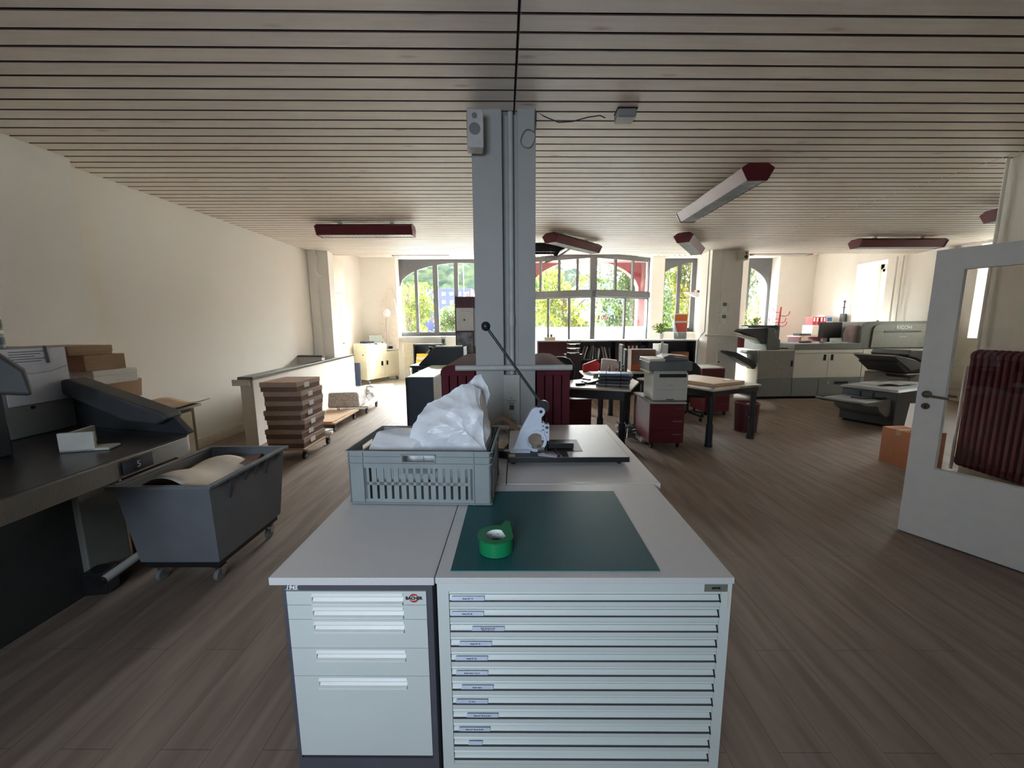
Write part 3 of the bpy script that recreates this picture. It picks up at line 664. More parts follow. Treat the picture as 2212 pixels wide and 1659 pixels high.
for k, (a, s_) in enumerate(((70, 'CGLOVER'), (110, 'C BIODEG'), (95, 'CLOVER'))):
    an = R(a); txt(('papier' if k == 2 else 'tape'), .006, mat('core_print_blue', (60, 90, 110), .6), t, (.0372 * math.cos(an), .0372 * math.sin(an), .036 - .012 * (k == 2)), (90, 0, a - 90), 'core_lettering', ext=.0001)
M().ext([(.060, .02), (.074, .060), (.066, .088), (.063, .088), (.070, .060), (.057, .02)], 'z', .004, .052).out('cutter_guard', PLEX, t)
M().ext([(.03, .06), (.055, .095), (.052, .097), (.027, .062)], 'z', .0, .052).out('handle', TAPEG, t)

# ---- euro crate
def crate():
    t = thing('plastic_crate', 'grey slotted plastic crate standing on the two front cabinets', 'crate', (-.71, 1.60, .8035), R(-2.2))
    W, D, H_, w = .60, .40, .235, .006; m = M()
    def side(T, L, slots):
        # wall built of strips around handle hole and slots: local x along the wall, z up, y thickness
        b = lambda x0, z0, x1, z1, y0=0, y1=w: m.box(x0, y0, z0, x1, y1, z1, T)
        hx0, hx1 = L / 2 - .066, L / 2 + .066
        b(0, .178, hx0, H_); b(hx1, .178, L, H_); b(hx0, .178, hx1, .187); b(hx0, .215, hx1, H_)
        sx0, sx1 = .075, L - .085; n = slots; p = (sx1 - sx0) / n
        b(0, 0, sx0, .178); b(sx1, 0, L, .178); b(sx0, 0, sx1, .022); b(sx0, .158, sx1, .178)
        for i in range(n + 1):
            b(sx0 + i * p - p * .33, .022, sx0 + i * p + p * .33, .158)
        b(sx0, .083, sx1, .097)
        mid = n // 2
        b(sx0 + (mid - 2) * p, .135, sx0 + (mid + 2) * p, .158)
        # ribs
        for z in (.178, .207, .005): 
            if z == .207: b(0, z - .002, hx0 - .006, z + .002, -.006, 0); b(hx1 + .006, z - .002, L, z + .002, -.006, 0)
            else: b(0, z - .002, L, z + .002, -.006, 0)
        for x in (.062, L - .07): b(x - .002, 0, x + .002, H_, -.006, 0)
        for (x0, z0, x1, z1) in ((hx0 - .006, .183, hx1 + .006, .187), (hx0 - .006, .215, hx1 + .006, .219), (hx0 - .006, .183, hx0 - .002, .219), (hx1 + .002, .183, hx1 + .006, .219)): b(x0, z0, x1, z1, -.006, 0)
        b(-.004, H_ - .004, L + .004, H_, -.010, w + .002)
    side(Matrix.Identity(4), W, 14)
    side(Matrix.Translation((W, D, 0)) @ Matrix.Rotation(PI, 4, 'Z'), W, 14)
    side(Matrix.Translation((W, 0, 0)) @ Matrix.Rotation(PI / 2, 4, 'Z'), D, 8)
    side(Matrix.Translation((0, D, 0)) @ Matrix.Rotation(-PI / 2, 4, 'Z'), D, 8)
    m.box(0, 0, 0, W, D, .006)
    m.out('body', CRATEG, t, fix=False)
    return t
crate()
# ---- crumpled white bag
BAGM = mat('crinkled_white_film', (228, 229, 232), 0.38, vary=0.02, bump=0.5, bscale=22)
def bagmesh(name, size, top, lean, seed, facets):
    """crumpled sack: a hull of random planes gives the flat facets and sharp folds of stiff film"""
    rb = random.Random(seed); b = bmesh.new(); bmesh.ops.create_icosphere(b, subdivisions=6, radius=1.0)
    pl = []
    for _ in range(facets):
        n_ = Vector((rb.gauss(0, 1), rb.gauss(0, 1), rb.gauss(0, 1))).normalized(); pl.append((n_, rb.uniform(.80, .97)))
    fold = [(Vector((rb.gauss(0, 1), rb.gauss(0, 1), rb.gauss(0, 1) * .6)).normalized(), rb.uniform(-.4, .7), rb.uniform(.02, .06)) for _ in range(26)]
    for v in b.verts:
        p = v.co.normalized(); r = 1.0
        for n_, d_ in pl:
            c = n_.dot(p)
            if c > .05: r = min(r, d_ / c)
        for n_, o_, am in fold:
            dd = abs(n_.dot(p) - o_); r -= am * max(0, 1 - dd / .07)
        q = p * r; z = q.z
        h = top if z > 0 else size[2]
        v.co = Vector((q.x * size[0] * (1 - .22 * max(0, z)) + lean[0] * max(0, z), q.y * size[1] + lean[1] * max(0, z), z * h))
    for f_ in b.faces: f_.smooth = True
    me = bpy.data.meshes.new(name); b.to_mesh(me); b.free(); me.materials.append(BAGM); me.set_sharp_from_angle(angle=R(30))
    return me
def film_hull(name, pts, seed, wr=.012):
    """convex facets through hand-placed points, subdivided and wrinkled like stiff film"""
    rb = random.Random(seed); b = bmesh.new()
    for p in pts: b.verts.new(p)
    bmesh.ops.convex_hull(b, input=b.verts)
    for v in [v for v in b.verts if not v.link_faces]: b.verts.remove(v)
    bmesh.ops.triangulate(b, faces=b.faces)
    bmesh.ops.subdivide_edges(b, edges=b.edges, cuts=11, use_grid_fill=True)
    bmesh.ops.triangulate(b, faces=b.faces)
    b.normal_update()
    fo = [(Vector((rb.gauss(0, 1), rb.gauss(0, 1), rb.gauss(0, 1))).normalized(), rb.uniform(0, 6.28), rb.uniform(9, 44), rb.uniform(.2, 1)) for _ in range(22)]
    off = []
    for v in b.verts:
        p = v.co; h = 0
        for n_, ph_, fq, am in fo:
            w = (n_.dot(p) * fq + ph_ + 1.3 * math.sin(p.x * 11 + p.z * 9 + ph_)) / 3.14159
            tri = abs((w % 2) - 1); h += am * (tri ** 3 - .3)
        off.append(v.normal * h * wr * .45)
    for v, o_ in zip(b.verts, off): v.co += o_
    for f_ in b.faces: f_.smooth = True
    me = bpy.data.meshes.new(name); b.to_mesh(me); b.free(); me.materials.append(BAGM); me.set_sharp_from_angle(angle=R(24)); return me
t = thing('plastic_bag', 'crumpled white plastic bag bulging out of the grey crate', 'bag', (0, 0, 0))
ms = [(-.48, 1.70, .86), (-.15, 1.70, .86), (-.15, 1.95, .86), (-.48, 1.95, .86), (-.50, 1.68, 1.00), (-.13, 1.68, 1.0), (-.12, 1.93, 1.05), (-.49, 1.94, 1.05),
      (-.455, 1.72, 1.13), (-.43, 1.76, 1.195), (-.38, 1.76, 1.23), (-.30, 1.78, 1.275), (-.22, 1.80, 1.29), (-.165, 1.82, 1.26), (-.15, 1.72, 1.17), (-.13, 1.80, 1.12), (-.35, 1.67, 1.12), (-.22, 1.66, 1.10), (-.34, 1.90, 1.22), (-.22, 1.92, 1.20), (-.28, 1.70, 1.21)]
ft = [(-.26, 1.86, 1.20), (-.25, 1.88, 1.275), (-.20, 1.88, 1.318), (-.165, 1.89, 1.325), (-.128, 1.90, 1.265), (-.122, 1.90, 1.22), (-.145, 1.87, 1.165), (-.21, 1.94, 1.24), (-.24, 1.93, 1.16), (-.16, 1.92, 1.16)]
sp = [(-.64, 1.66, .87), (-.40, 1.66, .87), (-.40, 1.85, .87), (-.64, 1.85, .87), (-.655, 1.68, 1.02), (-.635, 1.74, 1.075), (-.56, 1.78, 1.085), (-.47, 1.76, 1.08), (-.42, 1.70, 1.06), (-.46, 1.66, 1.02), (-.60, 1.65, 1.0), (-.58, 1.86, 1.05), (-.44, 1.86, 1.07)]
for nm, pts, sd in (('main_sack', ms, 4), ('folded_top', ft, 9), ('side_pocket', sp, 13)):
    o = bpy.data.objects.new(nm, film_hull(nm, pts, sd, .022 if nm == 'main_sack' else .014)); COL.objects.link(o); o.parent = t

# ---- hand press on its board
t = thing('press_board', 'black-edged grey board under the white hand press', 'board', (-.05, 2.06, .80))
M().box(0, 0, .018, .655, .56, .046).out('board_body', BLACK, t, bevel=.001)
M().box(.003, .003, .046, .652, .557, .047).out('board_surface', TOPG, t)
for x in (.03, .61):
    for y in (.04, .52): M().cyl((x, y, 0), (x, y, .018), .012).out('foot', BLACK, t)
M().box(.0, .002, .047, .33, .10, .0485).box(.22, .10, .047, .42, .33, .0485).out('black_base_sheet', BLACK, t)
M().box(.006, .006, .0487, .04, .05, .0492).out('label_plate', mat('brass_label', (176, 170, 110), 0.4), t)
t = thing('hand_press', 'white cast-iron hand punch press with long black lever', 'press', (-.05, 2.06, .8475))
fr = [(.012, 0), (.13, 0), (.135, .03), (.117, .055), (.115, .085), (.13, .11), (.155, .12), (.19, .115), (.19, .175), (.19, .195), (.205, .21), (.21, .228), (.203, .245), (.185, .252), (.155, .25), (.14, .244), (.125, .225), (.07, .12), (.035, .03)]
M().ext(fr, 'y', .105, .145).out('frame', mat('press_white_enamel', (214, 222, 236), 0.25, vary=.03), t, bevel=.006)
M().box(.012, .07, 0, .125, .18, .014).out('foot_plate', mat('press_white_enamel', (214, 222, 236)), t, bevel=.003)
M().ring((.155, .1, .062), (0, 1, 0), .062, .046, .014, 30).out('throat_rim', mat('press_white_enamel', (214, 222, 236)), t)
hb = M().box(.188, .098, .068, .206, .152, .165).box(.206, .104, .060, .232, .146, .155)
hb.out('punch_head', mat('press_white_enamel', (214, 222, 236)), t, bevel=.002)
bl = M()
for z in (.08, .102, .125, .148): bl.cyl((.197, .0965, z), (.197, .099, z), .004, n=10)
bl.cyl((.219, .1025, .11), (.219, .105, .11), .004, n=10); bl.cyl((.185, .103, .228), (.185, .106, .228), .009, n=14)
bl.out('bolts', BLACK, t)
M().cyl((.219, .1015, .138), (.219, .105, .138), .009, n=16).out('setting_screw', CHROME, t)
M().cyl((.199, .112, .255), (.199, .138, .255), .034, n=24).out('pivot_hub', BLACKS, t)
lv = M().cyl((.190, .125, .268), (-.108, .125, .690), .0075, n=12); lvo = lv.out('lever', mat('lever_dark_green', (42, 58, 56), 0.35), t)
M().ball((-.116, .125, .700), .026).out('lever_knob', BLACKS, lvo)
M().cyl((.218, .125, .0), (.218, .125, .062), .009, n=12).cyl((.218, .125, .15), (.218, .125, .19), .003, n=8).out('ram', BLACKS, t)
M().box(.165, .085, .002, .205, .14, .028).out('die_block', STEEL, t, bevel=.002)
M().box(.225, .14, .004, .375, .175, .035).out('rear_stop', BLACKS, t, bevel=.002)
g1 = M().add([(.165, .02, .006), (.262, -.01, .006), (.275, .03, .006), (.255, .085, .006), (.215, .082, .006), (.165, .055, .006)], [(0, 1, 2, 3, 4, 5)]).out('guide_table', mat('guide_lilac', (176, 172, 180), .4), t, solid=.006)
M().rbox((.275, .045, .008), (.008, .115, .012), (0, 0, 12)).out('guide_rail', CHROME, t)
M().add([(.20, .21, .006), (.28, .21, .006), (.27, .27, .006), (.20, .27, .006)], [(0, 1, 2, 3)]).out('guide_table', STEEL, t, solid=.006)
# ---- odds and ends left of the press
o = M().rbox((-.165, 2.36, .812), (.19, .30, .010), (0, 0, -14)).rbox((-.19, 2.40, .821), (.17, .24, .008), (0, 0, 9)).out('envelope_stack', PAPERC); tag(o, 'few cream envelopes lying between the crate and the hand press', 'envelope stack')
t = thing('hand_stapler', 'black hand tool lying between the crate and the press', 'tool', (-.17, 2.21, .8005), R(-18))
M().ext([(0, 0), (.13, 0), (.14, .015), (.12, .04), (.02, .045), (0, .02)], 'y', 0, .05).out('body', BLACK, t, bevel=.004)
M().box(.10, .002, .042, .13, .03, .046).out('white_tab', PAPER, t)
o = M().sheet(-.24, 2.66, .03, 2.86, 12, 8, lambda a, b: .801 + .11 * math.sin(PI * a) ** 1.4 * (1 - .2 * b)).out('kraft_paper', CARD, solid=.003); tag(o, 'sheet of brown kraft paper arching against the central pillar', 'paper')
# speaker, cables, pipes and sockets on the central pillar
t = thing('loudspeaker', 'white two-way loudspeaker high on left of the central pillar', 'speaker', (-.27, 2.90, 2.84), R(8))
M().box(-.055, -.05, -.11, .055, .06, .13).out('cabinet', mat('speaker_white', (200, 198, 196), 0.5), t, bevel=.01)
M().cyl((-.005, -.0525, .085), (-.005, -.049, .085), .018, n=20).out('tweeter', MGREY, t); M().cyl((-.005, -.0525, .005), (-.005, -.049, .005), .038, n=24).out('woofer', MGREY, t)
M().box(-.03, .06, -.02, .03, .13, .03).out('wall_bracket', BLACK, t)
o = M().tube([(-.035, 3.075, 0), (-.035, 3.075, 1.22)], .022, 12).tube([(-.035, 3.075, 1.24), (-.035, 3.075, 3.05)], .020, 12).tube([(-.035, 3.075, 1.55), (-.035, 3.075, 1.62)], .024, 12).out('heating_riser', mat('pipe_paint', (196, 198, 194), .5)); tag(o, 'painted vertical heating pipe in the groove of the central pillar', 'pipe')
o = M().tube([(-.46, 2.985, 1.235), (.42, 2.985, 1.235)], .021, 14).tube([(-.035, 2.985, 1.235), (-.035, 3.075, 1.235)], .021, 10).out('heating_pipe', mat('pipe_paint', (196, 198, 194), .5)); tag(o, 'horizontal white pipe joining the two red radiators across the pillar', 'pipe')
t = thing('cable_coil', 'thin grey cable coiled at top right of the central pillar', 'cable', (0.08, 3.015, 2.90))
pts = [(.01 + .05 * math.cos(a) * (1 + .15 * math.sin(2 * a)), -.002 * i / 20, -.05 + .06 * math.sin(a)) for i, a in enumerate([PI * .2 + k * PI / 12 for k in range(30)])]
M().tube([(.06, 0, .14), (.055, 0, .05)] + pts, .003, 6).out('loop', MGREY, t)
t = thing('ceiling_cable', 'dark cable sagging from the pillar top to the ceiling unit', 'cable', (.145, 3.02, 3.03))
M().tube([(.0, .02, -.1), (.003, .0, .0), (.06, 0, -.035), (.16, .0, -.075), (.26, .01, -.065), (.37, .03, -.03), (.46, .06, -.005), (.5, .08, -.012)], .0035, 6).out('wire', BLACK, t)
t = thing('ceiling_sensor', 'small grey box fixed under the ceiling right of the pillar', 'sensor', (.72, 3.02, 3.05), A)
M().box(0, 0, -.06, .13, .12, -.0).out('housing', mat('sensor_grey', (150, 148, 148), .4), t, bevel=.012); M().box(-.005, -.005, -.01, .135, .1, -.002).out('mounting_plate', BLACK, t)
t = thing('wall_socket', 'tall socket panel with printed notices low on the central pillar', 'socket', (-.10, 3.0, .68))
M().box(0, 0, 0, .125, .028, .50).out('panel', LGREY, t, bevel=.003)
for z in (.16, .32):
    M().cyl((.062, -.002, z), (.062, .002, z), .004, n=8).box(.052, -.002, z - .05, .058, 0, z - .045).box(.068, -.002, z - .05, .074, 0, z - .045).out('socket_holes', BLACK, t)
    txt('CHAUFFAGE', .014, BLACK, t, (.062, -.001, z - .02), name='notice_lettering'); txt('RESERVE', .014, BLACK, t, (.062, -.001, z - .038), name='notice_lettering')
for z in (.01,): M().box(.045, -.006, .23, .08, 0, .265).out('switch', DGREY, t)

# ---- column radiators
REDR = mat('radiator_dark_red', (94, 38, 48), 0.75, vary=0.06); REDR.node_tree.nodes['Principled BSDF'].inputs['Specular IOR Level'].default_value = 0.2
def radiator(label, n, pitch, w, h, loc, rz, group=None, cols=4):
    """cast sections one behind the other: vertical columns with rounded heads"""
    t = thing('radiator', label, 'radiator', loc, rz, group); cw = w / cols
    for i in range(n):
        s_ = M(); y = i * pitch; hy = pitch * .36
        for k in range(cols): s_.box(k * cw + cw * .05, y - hy * .8, .05, (k + 1) * cw - cw * .05, y + hy * .8, h - .06)
        s_.ext([(.0, h - .09), (.0, h - .05), (.02, h - .022), (.06, h - .006), (w / 2, h), (w - .06, h - .006), (w - .02, h - .022), (w, h - .05), (w, h - .09)], 'y', y - hy, y + hy)
        s_.ext([(.0, .09), (.0, .03), (.03, .0), (w - .03, .0), (w, .03), (w, .09)], 'y', y - hy, y + hy)
        s_.out('section', REDR, t, bevel=.006)
    M().cyl((w / 2, 0, h - .06), (w / 2, (n - 1) * pitch, h - .06), .022, n=12).cyl((w / 2, 0, .05), (w / 2, (n - 1) * pitch, .05), .022, n=12).out('header_pipe', REDR, t)
    return t
radiator('dark red column radiator right of the central pillar', 26, .05, .27, 1.15, (.155, 3.12, .10), 0)
radiator('dark red column radiator left of the central pillar', 26, .05, .27, 1.15, (-.60, 3.12, .10), 0)
radiator('tall dark red radiator behind the glass of the open door', 22, .055, .16, 1.17, (4.43, 2.75, .12), 0, cols=3)
o = M().tube([(4.50, 3.93, 1.12), (4.50, 4.0, 1.12), (4.50, 4.0, .05)], .012, 8).tube([(4.56, 3.985, 1.22), (4.56, 3.985, 3.05)], .014, 8).out('heating_pipe', WALLW); tag(o, 'thin painted pipe rising above the door-side radiator', 'pipe')

# ================================================================== CEILING LAMPS
def ceiling_lamp(label, loc, rz, L=1.45, drop=.045, red=RED):
    t = thing('ceiling_lamp', label, 'ceiling lamp', loc, rz, 'hexagonal red ceiling lamps')
    h = L / 2; z = -drop
    sd = M()
    for sgn in (-1, 1):
        sd.ext([(sgn * .148, z - .045), (sgn * .088, z - .150), (sgn * .080, z - .146), (sgn * .138, z - .045), (sgn * .083, z - .003), (sgn * .088, z)], 'y', -h + .01, h - .01)
    sd.out('housing', red, t)
    M().box(-.086, -h + .01, z - .006, .086, h - .01, z).out('top_tray', LGREY, t)
    lv_ = M().box(-.083, -h + .01, z - .144, .083, h - .01, z - .138)
    n = int(L / .05)
    for i in range(n): lv_.box(-.081, -h + .03 + i * .05, z - .150, .081, -h + .034 + i * .05, z - .138)
    lv_.out('louvre', mat('lamp_louvre', (196, 200, 198), .35), t)
    cap = [(-.085, z + .002), (-.154, z - .045), (-.092, z - .155), (.092, z - .155), (.154, z - .045), (.085, z + .002)]
    M().ext(cap, 'y', -h - .012, -h + .012).out('end_cap', red, t, bevel=.003); M().ext(cap, 'y', h - .012, h + .012).out('end_cap', red, t, bevel=.003)
    M().box(-.02, -h * .6, z - .005, .02, -h * .6 + .06, 0).box(-.02, h * .6 - .06, z - .005, .02, h * .6, 0).out('ceiling_bracket', LGREY, t)
    return t
ceiling_lamp('long red ceiling lamp right of the pillar, nearest the camera', (2.22, 4.66, 3.05), 0, 1.5)
ceiling_lamp('dark red ceiling lamp on left half of the ceiling, seen broadside', (-2.17, 6.02, 3.05), A + R(90), 1.35)
ceiling_lamp('red ceiling lamp slanting towards the entrance, just right of the pillar', (1.0, 7.1, 3.05), R(-42), 1.35)
ceiling_lamp('short-looking red ceiling lamp left of the far right pillar', (3.05, 7.25, 3.05), R(-32) + PI, 1.35)
ceiling_lamp('red ceiling lamp on the right, above the long printing press', (6.72, 7.35, 3.05), A + R(90), 1.5)
ceiling_lamp('red ceiling lamp of the front bay, above the rightmost arched window', (6.85, 10.7, 3.5), A + R(90), 1.5)
ceiling_lamp('red ceiling lamp of the front bay, above the left arched window', (-2.40, 10.4, 3.5), A + R(90), 1.4)
ceiling_lamp('red ceiling lamp whose tip peeps past the right wall', (7.0, 5.55, 3.05), A + R(90), 1.5)
t = thing('hanging_sign', 'curved black and white sign hanging under the ceiling right of pillar', 'sign', (.68, 7.2, 3.0), 0)
M().box(-.36, -.12, -.20, .05, .12, -.05).add([(-.36, -.1, -.05), (.36, -.1, -.05), (.05, -.1, -.20), (-.36, -.1, -.20), (-.36, .1, -.05), (.36, .1, -.05), (.05, .1, -.20), (-.36, .1, -.20)], [(0, 1, 2, 3), (7, 6, 5, 4), (0, 4, 5, 1), (1, 5, 6, 2), (2, 6, 7, 3), (3, 7, 4, 0)]).out('black_holder', BLACK, t)
M().add([(.36 - .5 * k / 8, -.115, -.055 - .27 * math.sin(k / 8 * 1.35)) for k in range(9)] + [(.30 - .5 * k / 8, -.115, -.13 - .27 * math.sin(k / 8 * 1.35)) for k in range(8, -1, -1)], [tuple(range(18))]).out('white_sheet', PAPER, t, solid=.004)
ln = M()
for k in range(5): ln.rbox((-.05 - .03 * k, -.122, -.24 - .015 * k), (.006, .002, .11), (0, 30, 0))
ln.rbox((.02, -.122, -.22), (.07, .002, .11), (0, 30, 0)); ln.out('line_drawing', BLACK, t)
M().cyl((-.1, 0, -.05), (-.1, 0, .05), .006, n=8).cyl((.1, 0, -.05), (.1, 0, .05), .006, n=8).out('hanger', STEEL, t)

# ================================================================== LEFT SIDE
# guillotine
t = thing('paper_guillotine', 'large steel-topped paper cutting machine at the left edge', 'guillotine', (0, 0, 0))
GD = mat('guard_dark', (72, 73, 74), .6, vary=.06); GB = mat('cutter_body', (134, 134, 128), .45, vary=.04)
M().ext([(-3.3, .8), (-1.86, .8), (-1.90, 2.20), (-1.95, 2.27), (-2.86, 2.50), (-3.3, 2.50)], 'z', .84, .93).out('table', STEEL, t, bevel=.0015)
M().ext([(-2.83, .85), (-1.89, .85), (-1.93, 2.17), (-2.83, 2.42)], 'z', .9303, .9318).out('table_surface', mat('table_dark_steel', (96, 92, 88), .3, .8, vary=.2, scale=8), t)
M().add([(-1.8855, 1.80, .852), (-1.8895, 1.96, .852), (-1.8895, 1.96, .918), (-1.8855, 1.80, .918)], [(0, 1, 2, 3)]).out('display_panel', mat('display_dark', (38, 38, 38), .8), t, solid=.004)
txt('5', .045, mat('display_digit', (176, 176, 170), .5), t, (-1.8775, 1.875, .885), (90, 0, 90), 'display_digit', ext=.0003)
gp = [(-2.84, .93), (-2.84, 1.225), (-2.78, 1.235), (-2.06, 1.055), (-2.02, 1.02), (-1.93, .94), (-1.94, .93)]
def sk(x): return 2.47 - (x + 2.82) * .232 * 1.0
def skew(m, poly, w0, w1):
    n = len(poly); vs = [(x, sk(x) + w0, z) for x, z in poly] + [(x, sk(x) + w1, z) for x, z in poly]
    return m.add(vs, [tuple(range(n - 1, -1, -1)), tuple(range(n, 2 * n))] + [(i, (i + 1) % n, n + (i + 1) % n, n + i) for i in range(n)])
skew(M(), gp, -.01, .03).out('side_guard', mat('guard_side', (54, 56, 58), .45), t, bevel=.004)
skew(M(), [(-2.84, 1.15), (-2.84, 1.235), (-2.76, 1.245), (-2.05, 1.065), (-2.02, 1.03), (-2.10, .99), (-2.35, 1.0)], -.07, .055).out('guard_rail', GD, t, bevel=.018)
M().box(-3.25, .9, .932, -2.82, 2.465, 1.445).out('press_body', GB, t, bevel=.012)
M().box(-3.1, 2.11, .0, -2.50, 2.36, .84).out('stand_column', GB, t, bevel=.01)
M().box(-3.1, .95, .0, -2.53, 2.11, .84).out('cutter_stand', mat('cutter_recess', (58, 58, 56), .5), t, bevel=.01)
M().cyl((-2.33, 2.02, .15), (-2.34, 2.34, .17), .024, n=18).out('foot_bar', LGREY, t)
M().cyl((-2.329, 2.0, .149), (-2.33, 2.022, .15), .025, n=18).out('foot_bar_cap', BLACK, t)
M().rbox((-2.45, 2.12, .09), (.12, .10, .14), (0, 0, 10)).out('pedal_box', BLACKS, t, bevel=.01)
M().cyl((-2.825, 2.24, 1.10), (-2.817, 2.24, 1.10), .010, n=12).out('lock_hole', BLACK, t)
M().add([(-2.44, 1.70, 1.27), (-2.25, 1.80, 1.24), (-2.27, 1.80, 1.36), (-2.40, 1.74, 1.52), (-2.62, 1.80, 1.27), (-2.40, 1.92, 1.24), (-2.42, 1.92, 1.36), (-2.56, 1.86, 1.52)],
        [(0, 1, 2, 3), (7, 6, 5, 4), (0, 4, 5, 1), (1, 5, 6, 2), (2, 6, 7, 3), (3, 7, 4, 0)]).out('control_box', GD, t, bevel=.02)
M().box(-2.62, 1.78, .932, -2.50, 1.88, 1.29).out('control_arm', mat('guard_side', (54, 56, 58), .45), t, bevel=.01)
t = thing('document_sleeve', 'clear plastic document sleeve fixed on the cutting machine body', 'plastic sleeve', (-2.817, 2.30, 1.12), R(0))
M().box(0, -.17, 0, .003, .15, .32).out('sheet', mat('sleeve_paper', (206, 208, 214), .35), t)
pr_ = M()
for k in range(5): pr_.box(.0035, -.13, .30 - k * .014, .004, .05 - .03 * (k % 3), .304 - k * .014)
pr_.out('print_lines', DGREY, t); M().tube([(.006, -.16, .20), (.016, -.05, .175), (.016, .05, .18), (.006, .14, .205)], .003, 6).out('sleeve_seam', PLEX, t)
M().rbox((.008, .045, .28), (.006, .012, .10), (4, 0, 0)).out('pen', DGREY, t)
t = thing('white_block', 'white L-shaped plastic stop standing on the cutting table', 'paper stop', (-2.30, 1.90, .9325), R(14))
M().box(0, 0, 0, .15, .02, .10).box(0, 0, 0, .21, .085, .014).box(0, .02, 0, .02, .22, .09).out('stop_body', mat('stop_white', (190, 188, 180), .5), t, bevel=.004)
t = thing('spray_can', 'can with white, green and blue banded label on the cutting machine', 'can', (-2.93, 2.20, 1.446))
M().cyl((0, 0, 0), (0, 0, .17), .045, n=28).out('can_body', mat('can_grey', (120, 126, 124), .35), t)
for z0, z1, m_ in ((.16, .195, WHITE), (.115, .16, mat('can_green', (74, 96, 48), .4)), (.08, .10, WHITE), (.02, .06, mat('can_blue', (40, 66, 96), .4))): M().cyl((0, 0, z0), (0, 0, z1), .0465, n=28).out('label_band', m_, t)
# cabinet behind the cutter with boxes
t = thing('side_cabinet', 'cream cabinet with brown metal frame behind the paper cutting machine', 'cabinet', (-3.92, 2.70, 0))
M().box(0, 0, .80, .84, 1.08, .825).out('cabinet_top', LGREY, t, bevel=.003)
M().box(.02, .02, .06, .80, 1.03, .80).out('carcass', mat('cabinet_bronze', (112, 100, 78), .5), t)
M().box(.80, .04, .10, .812, .50, .76).out('door', mat('cabinet_cream', (214, 206, 178), .5), t, bevel=.003)
M().box(.80, .51, .10, .812, .985, .76).out('door', mat('cabinet_cream', (214, 206, 178), .5), t, bevel=.003)
M().box(.812, .60, .71, .814, .80, .725).out('label_strip', PAPER, t)
def cbox(name, label, cat, b, m, rz=0, lid=None, group=None, tape=False):
    x0, y0, z0, x1, y1, z1 = b; cx, cy = (x0 + x1) / 2, (y0 + y1) / 2; w, d = (x1 - x0) / 2, (y1 - y0) / 2
    t = thing(name, label, cat, (cx, cy, z0), R(rz), group); h = z1 - z0
    if lid: M().box(-w + .004, -d + .004, 0, w - .004, d - .004, h - .005).out('box_base', m, t, bevel=.002); M().box(-w, -d, h - lid, w, d, h).out('lid', m, t, bevel=.003)
    else:
        M().box(-w, -d, 0, w, d, h - .003).out('box_body', m, t, bevel=.002)
        M().box(-w, -d, h - .003, w, -.001, h).out('flap', m, t); M().box(-w, .001, h - .003, w, d, h).out('flap', m, t)
    if tape: M().box(-w - .001, -.025, h - .06, w + .001, .025, h + .0005).out('tape_strip', mat('parcel_tape', (190, 160, 120), .3), t)
    return t
cbox('cardboard_box', 'flat brown cardboard on the cabinet under the kraft envelopes', 'box', (-3.9, 2.75, .826, -3.12, 3.68, .838), CARD, 3)
o = M().sheet(-3.6, 3.15, -3.02, 3.82, 14, 10, lambda a, b: .845 + .012 * math.sin(a * 5) + .02 * a * a + .02 * b * math.sin(a * 7)).out('kraft_sheets', CARD, solid=.008); tag(o, 'curling brown kraft sheets hanging over right end of the cabinet', 'paper sheets')
cbox('cardboard_box', 'brown cardboard carton bearing the boxes, lowest of the cabinet stack', 'box', (-3.55, 2.78, .84, -3.14, 3.2, .985), CARD, 4)
o = M().rbox((-3.27, 3.12, 1.055), (.03, .40, .16), (4, 4, 0)).rbox((-3.215, 3.16, 1.05), (.014, .36, .15), (2, 8, 4)).out('padded_envelopes', CARD); tag(o, 'upright kraft envelopes leaning beside the boxes on the cabinet', 'envelopes')
cbox('cardboard_box', 'brown carton hidden below the white box of the cabinet stack', 'box', (-3.62, 2.84, .987, -3.32, 3.2, 1.125), CARDD, 4)
cbox('cardboard_box', 'white lidded box in the middle of the cabinet stack', 'box', (-3.66, 2.92, 1.127, -3.14, 3.25, 1.235), WHITE, -4, lid=.04)
cbox('cardboard_box', 'brown cardboard box on the white box of the cabinet stack', 'box', (-3.60, 2.90, 1.237, -3.16, 3.18, 1.355), CARD, -6)
cbox('cardboard_box', 'brown tray-shaped lid, topmost of the cabinet stack', 'box', (-3.64, 2.86, 1.357, -3.20, 3.14, 1.425), CARD, -9, lid=.05)
cbox('red_box', 'red box behind the plastic sleeve, left of the brown boxes', 'box', (-3.30, 2.62, .84, -3.16, 2.74, 1.40), mat('red_card', (158, 30, 48), .6), 8)
# tub trolley
t = thing('tub_trolley', 'dark grey plastic tub trolley filled with waste paper', 'trolley', (-2.03, 2.50, 0), R(0))
def tub(m, w0, d0, w1, d1, z0, z1, th):
    o_ = [(-w0, -d0), (w0, -d0), (w0, d0), (-w0, d0)]; p_ = [(-w1, -d1), (w1, -d1), (w1, d1), (-w1, d1)]
    i0 = [(-w0 + th, -d0 + th), (w0 - th, -d0 + th), (w0 - th, d0 - th), (-w0 + th, d0 - th)]; i1 = [(-w1 + th, -d1 + th), (w1 - th, -d1 + th), (w1 - th, d1 - th), (-w1 + th, d1 - th)]
    vs = [(x, y, z0) for x, y in o_] + [(x, y, z1) for x, y in p_] + [(x, y, z1) for x, y in i1] + [(x, y, z0 + th) for x, y in i0]
    fs = [(3, 2, 1, 0), (12, 13, 14, 15)]
    for i in range(4):
        j = (i + 1) % 4; fs += [(i, j, 4 + j, 4 + i), (4 + i, 4 + j, 8 + j, 8 + i), (8 + i, 8 + j, 12 + j, 12 + i)]
    return m.add(vs, fs)
